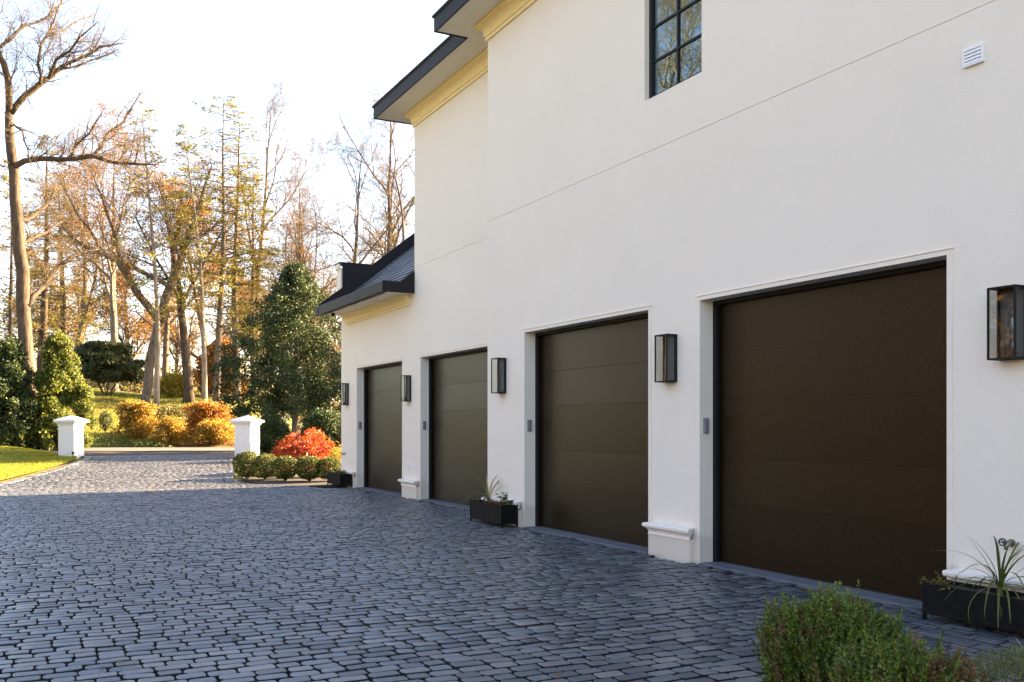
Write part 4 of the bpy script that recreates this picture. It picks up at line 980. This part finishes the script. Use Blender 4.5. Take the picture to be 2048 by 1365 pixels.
# ------------------------------------------------------------------ trees
def traced(name, label, u0, dep, lines, P, seed, leafm=None, nleaf=0, lsize=.12, bm='bark', spawn=2.2, tl=1.0):
    base = pxg(u0, dep); rr = random.Random(seed); trunk = []; segs = ([], [], []); tips = []
    for k, (dz, ln) in enumerate(lines):
        pts = []; rad = []
        for i, (u, v, rp) in enumerate(ln):
            f = i / max(1, len(ln) - 1); d2 = dep + dz * f
            q = px(u, v, d2) - base; pts.append(q); rad.append(rp / F * d2)
        if k == 0: pts.insert(0, Vector((pts[0].x * .9, pts[0].y * .9, -.4))); rad.insert(0, rad[0] * 1.25)
        sm = []; sr = []
        for i in range(len(pts) - 1):                 # a little crookedness between the traced points
            sm.append(pts[i]); sr.append(rad[i]); L = (pts[i + 1] - pts[i]).length
            sm.append(pts[i].lerp(pts[i + 1], .5) + Vector((rr.gauss(0, .025), rr.gauss(0, .025), rr.gauss(0, .02))) * L); sr.append((rad[i] + rad[i + 1]) / 2)
        sm.append(pts[-1]); sr.append(rad[-1]); trunk.append((sm, sr))
        for i in range(len(sm) - 1):
            if sr[i] > .20 and k == 0: continue
            nsp = spawn * (sm[i + 1] - sm[i]).length; nsp = int(nsp) + (rr.random() < nsp % 1)
            for _ in range(nsp):
                q = sm[i].lerp(sm[i + 1], rr.random()); d = (sm[i + 1] - sm[i]).normalized(); o = Vector((rr.gauss(0, 1), rr.gauss(0, 1), rr.gauss(.4, 1))).normalized()
                lv = 1 if sr[i] > .06 else 2
                branch_out(rr, q, (d + o * .9).normalized(), tl * rr.uniform(.8, 2.6) * (1.2 if lv == 1 else .8), min(sr[i] * .5, .035), lv, P, segs, tips)
    ls_ = []
    if leafm:
        T = np.array([t_[0] for t_ in tips]); k2 = nleaf // len(T) + 1; PP = np.repeat(T, k2, 0) + rng.normal(size=(len(T) * k2, 3)) * .22; PP = PP[rng.permutation(len(PP))[:nleaf]]
        ls_ = [(PP, rng.uniform(.7, 1.3, len(PP)) * lsize, leafm, {})]
    return tree_thing(name, label, base, trunk, segs[0] + segs[1] + segs[2], ls_, bm)
TW = dict(n=[6, 4, 3, 2], wob=.16, up=.04, max=3, bare=[.2, .2, .1, .1], k=[2, 2, 2, 2], dens=.8, ang=(.4, 1.0), ratio=(.40, .66))
traced('bare_tree', 'tall bare tree at the left edge with a limb reaching right across the sky', 58, 55, [
    (0, [(58, 780, 15), (52, 700, 13.5), (45, 600, 12.8), (38, 500, 12), (30, 400, 10.6), (22, 300, 9.5), (18, 225, 8)]),
    (-3, [(18, 228, 7), (17, 170, 6.4), (8, 130, 6), (-6, 95, 5), (-22, 40, 5), (-40, -30, 4), (-60, -110, 2)]),
    (2, [(22, 226, 6.5), (50, 192, 6), (82, 166, 5.6), (100, 155, 4.4), (128, 132, 3.8), (165, 115, 3), (200, 95, 2.2), (252, 86, .8)]),
    (3, [(80, 168, 3.6), (76, 130, 3), (82, 90, 2.6), (98, 66, 2.2), (112, 30, 1.6), (128, -10, 1)]),
    (-3, [(97, 157, 3.4), (112, 120, 2.8), (140, 102, 2.2), (160, 75, 1.6), (198, 42, .8)]),
    (4, [(104, 68, 2), (128, 62, 1.8), (160, 40, 1.3), (200, 25, .7)]),
    (2, [(120, 138, 2.6), (155, 134, 2), (186, 120, 1.5), (238, 100, .8)]),
    (4, [(-4, 98, 3.6), (24, 78, 3), (50, 52, 2.4), (90, 38, 1.6), (126, 8, .8)]),
    (-2, [(26, 338, 6.5), (50, 322, 5.6), (80, 318, 5), (120, 320, 4.8), (185, 313, 4.2), (232, 326, 3), (310, 330, 1.4)]),
    (3, [(185, 313, 4), (205, 292, 3.6), (218, 266, 3), (248, 244, 2), (264, 215, 1.5), (284, 178, .8)]),
    (-4, [(138, 318, 3), (150, 292, 2), (178, 268, 1.6), (204, 226, .8)]),
    (3, [(232, 290, 1.6), (262, 285, 1.2), (300, 270, .7)]),
    (4, [(40, 442, 5), (64, 436, 4), (88, 416, 3), (112, 372, 1.4)]),
    (5, [(44, 492, 5), (62, 476, 4), (92, 466, 2.4), (130, 440, 1)]),
    (5, [(56, 612, 5), (84, 577, 4.6), (110, 541, 4.2), (152, 508, 3.4), (200, 500, 1.8)]),
    (-3, [(28, 250, 2.6), (45, 262, 2), (56, 300, 1.4), (62, 330, .8)])], dict(TW, k=[2, 3, 3, 2], wob=.2, ratio=(.42, .7)), 101, spawn=3.0, tl=.9, bm='bark_dark')
traced('forked_tree', 'thick forked tree with orange leaves in the middle of the woodland', 290, 70, [
    (0, [(291, 800, 9.5), (298, 740, 9), (307, 690, 8.8), (319, 640, 9)]),
    (2, [(319, 644, 10), (331, 600, 9.5), (345, 560, 9), (359, 535, 8), (366, 500, 6.5), (385, 450, 5), (402, 400, 3.4), (424, 330, 1.5)]),
    (-2, [(318, 642, 8), (295, 612, 7.5), (270, 580, 7), (250, 546, 6.4), (235, 521, 6), (205, 506, 5), (170, 494, 4), (138, 468, 2.5), (106, 428, 1)]),
    (3, [(344, 575, 5), (320, 562, 5), (286, 545, 4.4), (246, 530, 4), (220, 500, 2), (190, 420, 1)]),
    (-3, [(250, 545, 4), (236, 502, 3.6), (226, 460, 3), (205, 400, 2), (182, 340, 1)]),
    (4, [(362, 520, 4), (340, 470, 3.4), (330, 410, 2.5), (310, 350, 1.2)]),
    (4, [(370, 490, 4), (410, 470, 3), (450, 430, 2), (480, 380, 1)]),
    (-4, [(205, 506, 3), (180, 460, 2.6), (150, 420, 2), (120, 360, 1)])], TW, 102, 'leaf_orange', 5000, .16, 'bark', 1.5, .95)
def place_conifer(u, dep, vtop, **kw):
    p = pxg(u, dep); return conifer(H=top_h(vtop, dep, p.z), loc=p, **kw)
place_conifer(313, 66, 192, seed=201, r0=.22, spread=4.6, dens=.45, nm='needle', first=.30, name='thin_conifer', label='thin straight conifer with sparse top, left of centre in the woodland', bm='bark_pale', lean=(-.006, 0))
place_conifer(409, 68, 250, seed=202, r0=.22, spread=4.4, dens=.6, nm='needle', first=.34, name='thin_conifer', label='slender conifer just left of the tallest green one', bm='bark_pale')
place_conifer(432, 70, 178, seed=203, r0=.30, spread=6.4, dens=.72, nm='needle', first=.26, name='tall_conifer', label='tallest green-gold conifer in the woodland', bm='bark', lean=(.012, 0), shape=.8)
place_conifer(474, 74, 205, seed=204, r0=.34, spread=6.2, dens=.6, nm='needle_gold', first=.24, name='tall_conifer', label='golden conifer right of the tallest green one', bm='bark', shape=.8)
place_conifer(510, 78, 330, seed=205, r0=.3, spread=5.6, dens=.6, nm='needle_gold', first=.12, name='tall_conifer', label='shorter golden conifer above the left side of the holly tree', bm='bark')
place_conifer(82, 80, 258, seed=206, r0=.4, spread=5.2, dens=.65, nm='needle_gold', first=.10, name='dense_conifer', label='dense gold-green conifer behind the bare tree at the left', bm='bark_dark')
place_conifer(130, 86, 330, seed=207, r0=.4, spread=5.4, dens=.75, nm='needle', first=.06, name='dense_conifer', label='dense olive conifer right of the gold-green one at the left', bm='bark_dark')
place_conifer(18, 72, 300, seed=208, r0=.22, spread=3.8, dens=.6, nm='needle_gold', first=.2, name='dense_conifer', label='narrow conifer at the left edge behind the dark holly bush', bm='bark_dark')
def place_tree(u, dep, vtop, **kw):
    p = pxg(u, dep); return deciduous(H=top_h(vtop, dep, p.z), loc=p, **kw)
FULL = dict(BARE, n=[7, 5, 3, 2], dens=.9)
place_tree(378, 71, 300, seed=301, r0=.40, first=.34, nl=7, lean=(.05, -.03), leafm='leaf_rust', nleaf=1500, lsize=.15, name='leaning_tree', label='brown-trunked leaning tree between the forked tree and the conifers', bm='bark_dark')
place_tree(225, 84, 300, seed=302, r0=.42, first=.30, nl=10, leafm='leaf_orange', nleaf=6500, lsize=.16, name='orange_tree', label='pale-trunked tree with orange leaves above the spreading evergreen', bm='bark_pale')
place_tree(140, 92, 330, seed=303, r0=.40, first=.25, nl=8, leafm='leaf_rust', nleaf=4000, lsize=.18, name='rust_tree', label='rust coloured tree behind the left conifers', bm='bark')
p1 = place_tree(770, 74, 165, seed=304, r0=.40, first=.30, nl=11, name='bare_tree', label='tall bare tree rising beside the house wall under the eave', bm='bark')
p2 = place_tree(706, 76, 285, seed=305, r0=.34, first=.22, nl=10, lean=(.03, 0), name='bare_tree', label='bare branching tree above the low wing parapet', bm='bark')
p3 = place_tree(622, 82, 340, seed=306, r0=.26, first=.15, nl=10, leafm='leaf_orange', nleaf=500, lsize=.14, name='bare_tree', label='slim bare tree above the right side of the holly tree', bm='bark')
place_tree(590, 86, 480, seed=307, r0=.28, first=.2, nl=9, leafm='leaf_orange', nleaf=4200, lsize=.17, name='orange_tree', label='orange tree just above the top of the holly tree', bm='bark')
place_tree(515, 90, 165, seed=308, r0=.4, first=.35, nl=9, P=dict(BARE, up=.10), limb=.34, name='bare_tree', label='tall thin bare tree at the right edge of the conifers', bm='bark')
place_tree(330, 92, 330, seed=309, r0=.36, first=.3, nl=7, leafm='leaf_rust', nleaf=900, lsize=.18, name='rust_tree', label='rust tree behind the forked tree', bm='bark')
place_tree(420, 96, 420, seed=310, r0=.4, first=.15, nl=9, leafm='leaf_orange', nleaf=10000, lsize=.22, name='orange_tree', label='orange tree behind the trunks of the tall conifers', bm='bark')
oak = place_tree(250, 108, 560, seed=311, r0=.4, first=.15, nl=9, leafm='leaf_rust', nleaf=6500, lsize=.24, name='far_tree', label='far russet tree low behind the spreading evergreen', bm='bark')
FG = 'trees far behind and beside the drive'
for k, (u, de, sc, lab) in enumerate([(350, 112, .85, 'far russet tree low between the forked trunk and the leaning trunk'), (470, 110, 1.0, 'far russet tree low behind the golden conifer'), (60, 112, 1.1, 'far russet tree low at the left behind the dark holly bush'), (160, 116, 1.0, 'far russet tree low behind the sunlit holly bush'),
        (560, 112, 1.0, 'far russet tree behind the left side of the holly tree'), (640, 118, 1.1, 'far russet tree behind the right side of the holly tree')]):
    copy_tree(oak, pxg(u, de), k * 1.3, sc, lab, FG)
copy_tree(p2, pxg(800, 84), 2.1, .95, 'bare tree hard against the tall house wall', FG)
copy_tree(p3, pxg(660, 88), 1.1, 1.1, 'slim bare tree behind the low wing, left of the parapet', FG)
# across the lawn on the left: the trees that the doors and the upper window mirror
OG = 'trees across the lawn reflected in the doors and window'
for k, (x, y2, src, sc) in enumerate([(-11, 34, p2, .9), (-21, 51, p1, 1.1), (-16, 38, p1, 1.0), (-20, 45, p2, 1.15), (-24, 38, p1, .9), (-13, 44, p2, .95), (-30, 46, p1, 1.0), (-33, 22, oak, 1.3), (-28, 12, p2, 1.1), (-36, 34, oak, 1.5), (-30, 2, oak, 1.2), (-24, 52, oak, 1.1), (-42, 16, p1, 1.0), (-40, 50, p2, 1.2), (-36, -12, oak, 1.3)]):
    la, de = cam_ld(x, y2); copy_tree(src, (x, y2, gz(la, de)), k * .9, sc, '%s tree across the left lawn, %s from the road, seen only mirrored in the glass' % ('russet' if src is oak else 'bare', ('first', 'second', 'third', 'fourth', 'fifth', 'sixth', 'seventh', 'eighth', 'ninth', 'tenth', 'eleventh', 'twelfth', 'thirteenth', 'fourteenth', 'fifteenth', 'sixteenth')[k]), OG)

for k, (mm, nn, dlo, dhi, hh, lab) in enumerate([('leaf_rust', 20000, 118, 140, 7.0, 'far russet wood closing the view below the trunks'), ('leaf_olive', 12000, 98, 112, 4.5, 'far olive undergrowth along the hilltop')]):
    g = np.random.default_rng(400 + k); D = g.uniform(dlo, dhi, nn); Lx = D * g.uniform(-.66, -.02, nn)
    hgt = hh * (.55 + .25 * np.sin(Lx * .31 + k) + .2 * np.sin(Lx * .83 + 2) + .15 * np.sin(Lx * 1.9))
    P = np.stack([Lx * C + D * S, D * C - Lx * S, gz(Lx, D) + np.clip(hgt, .4, None) * g.beta(1.1, 1.5, nn)], 1)
    o = leaf_obj('far_wood', None, P, g.uniform(.25, .6, nn), mm, rg=g); o['kind'] = 'stuff'; tag(o, lab, 'wood')

g = np.random.default_rng(420); nn = 52000; yy_ = g.uniform(-45, 66, nn); xx_ = -25 - 14 * g.random(nn) - .10 * np.abs(yy_ - 20)
hh_ = 11.5 * (.72 + .16 * np.sin(yy_ * .33) + .14 * np.sin(yy_ * .81 + 1) + .10 * np.sin(xx_ * 1.1 + yy_ * 1.7))
Lx, D = xx_ * C - yy_ * S, xx_ * S + yy_ * C; keep = (Lx < -.62 * np.maximum(D, 0) - 1.5)
P = np.stack([xx_, yy_, gz(Lx, D) + hh_ * g.beta(1.15, 1.35, nn)], 1)[keep]
o = leaf_obj('side_wood', None, P, g.uniform(.25, .65, len(P)), 'leaf_rust', rg=g); o['kind'] = 'stuff'; tag(o, 'russet woodland edge across the left lawn, mirrored in the garage doors', 'wood')
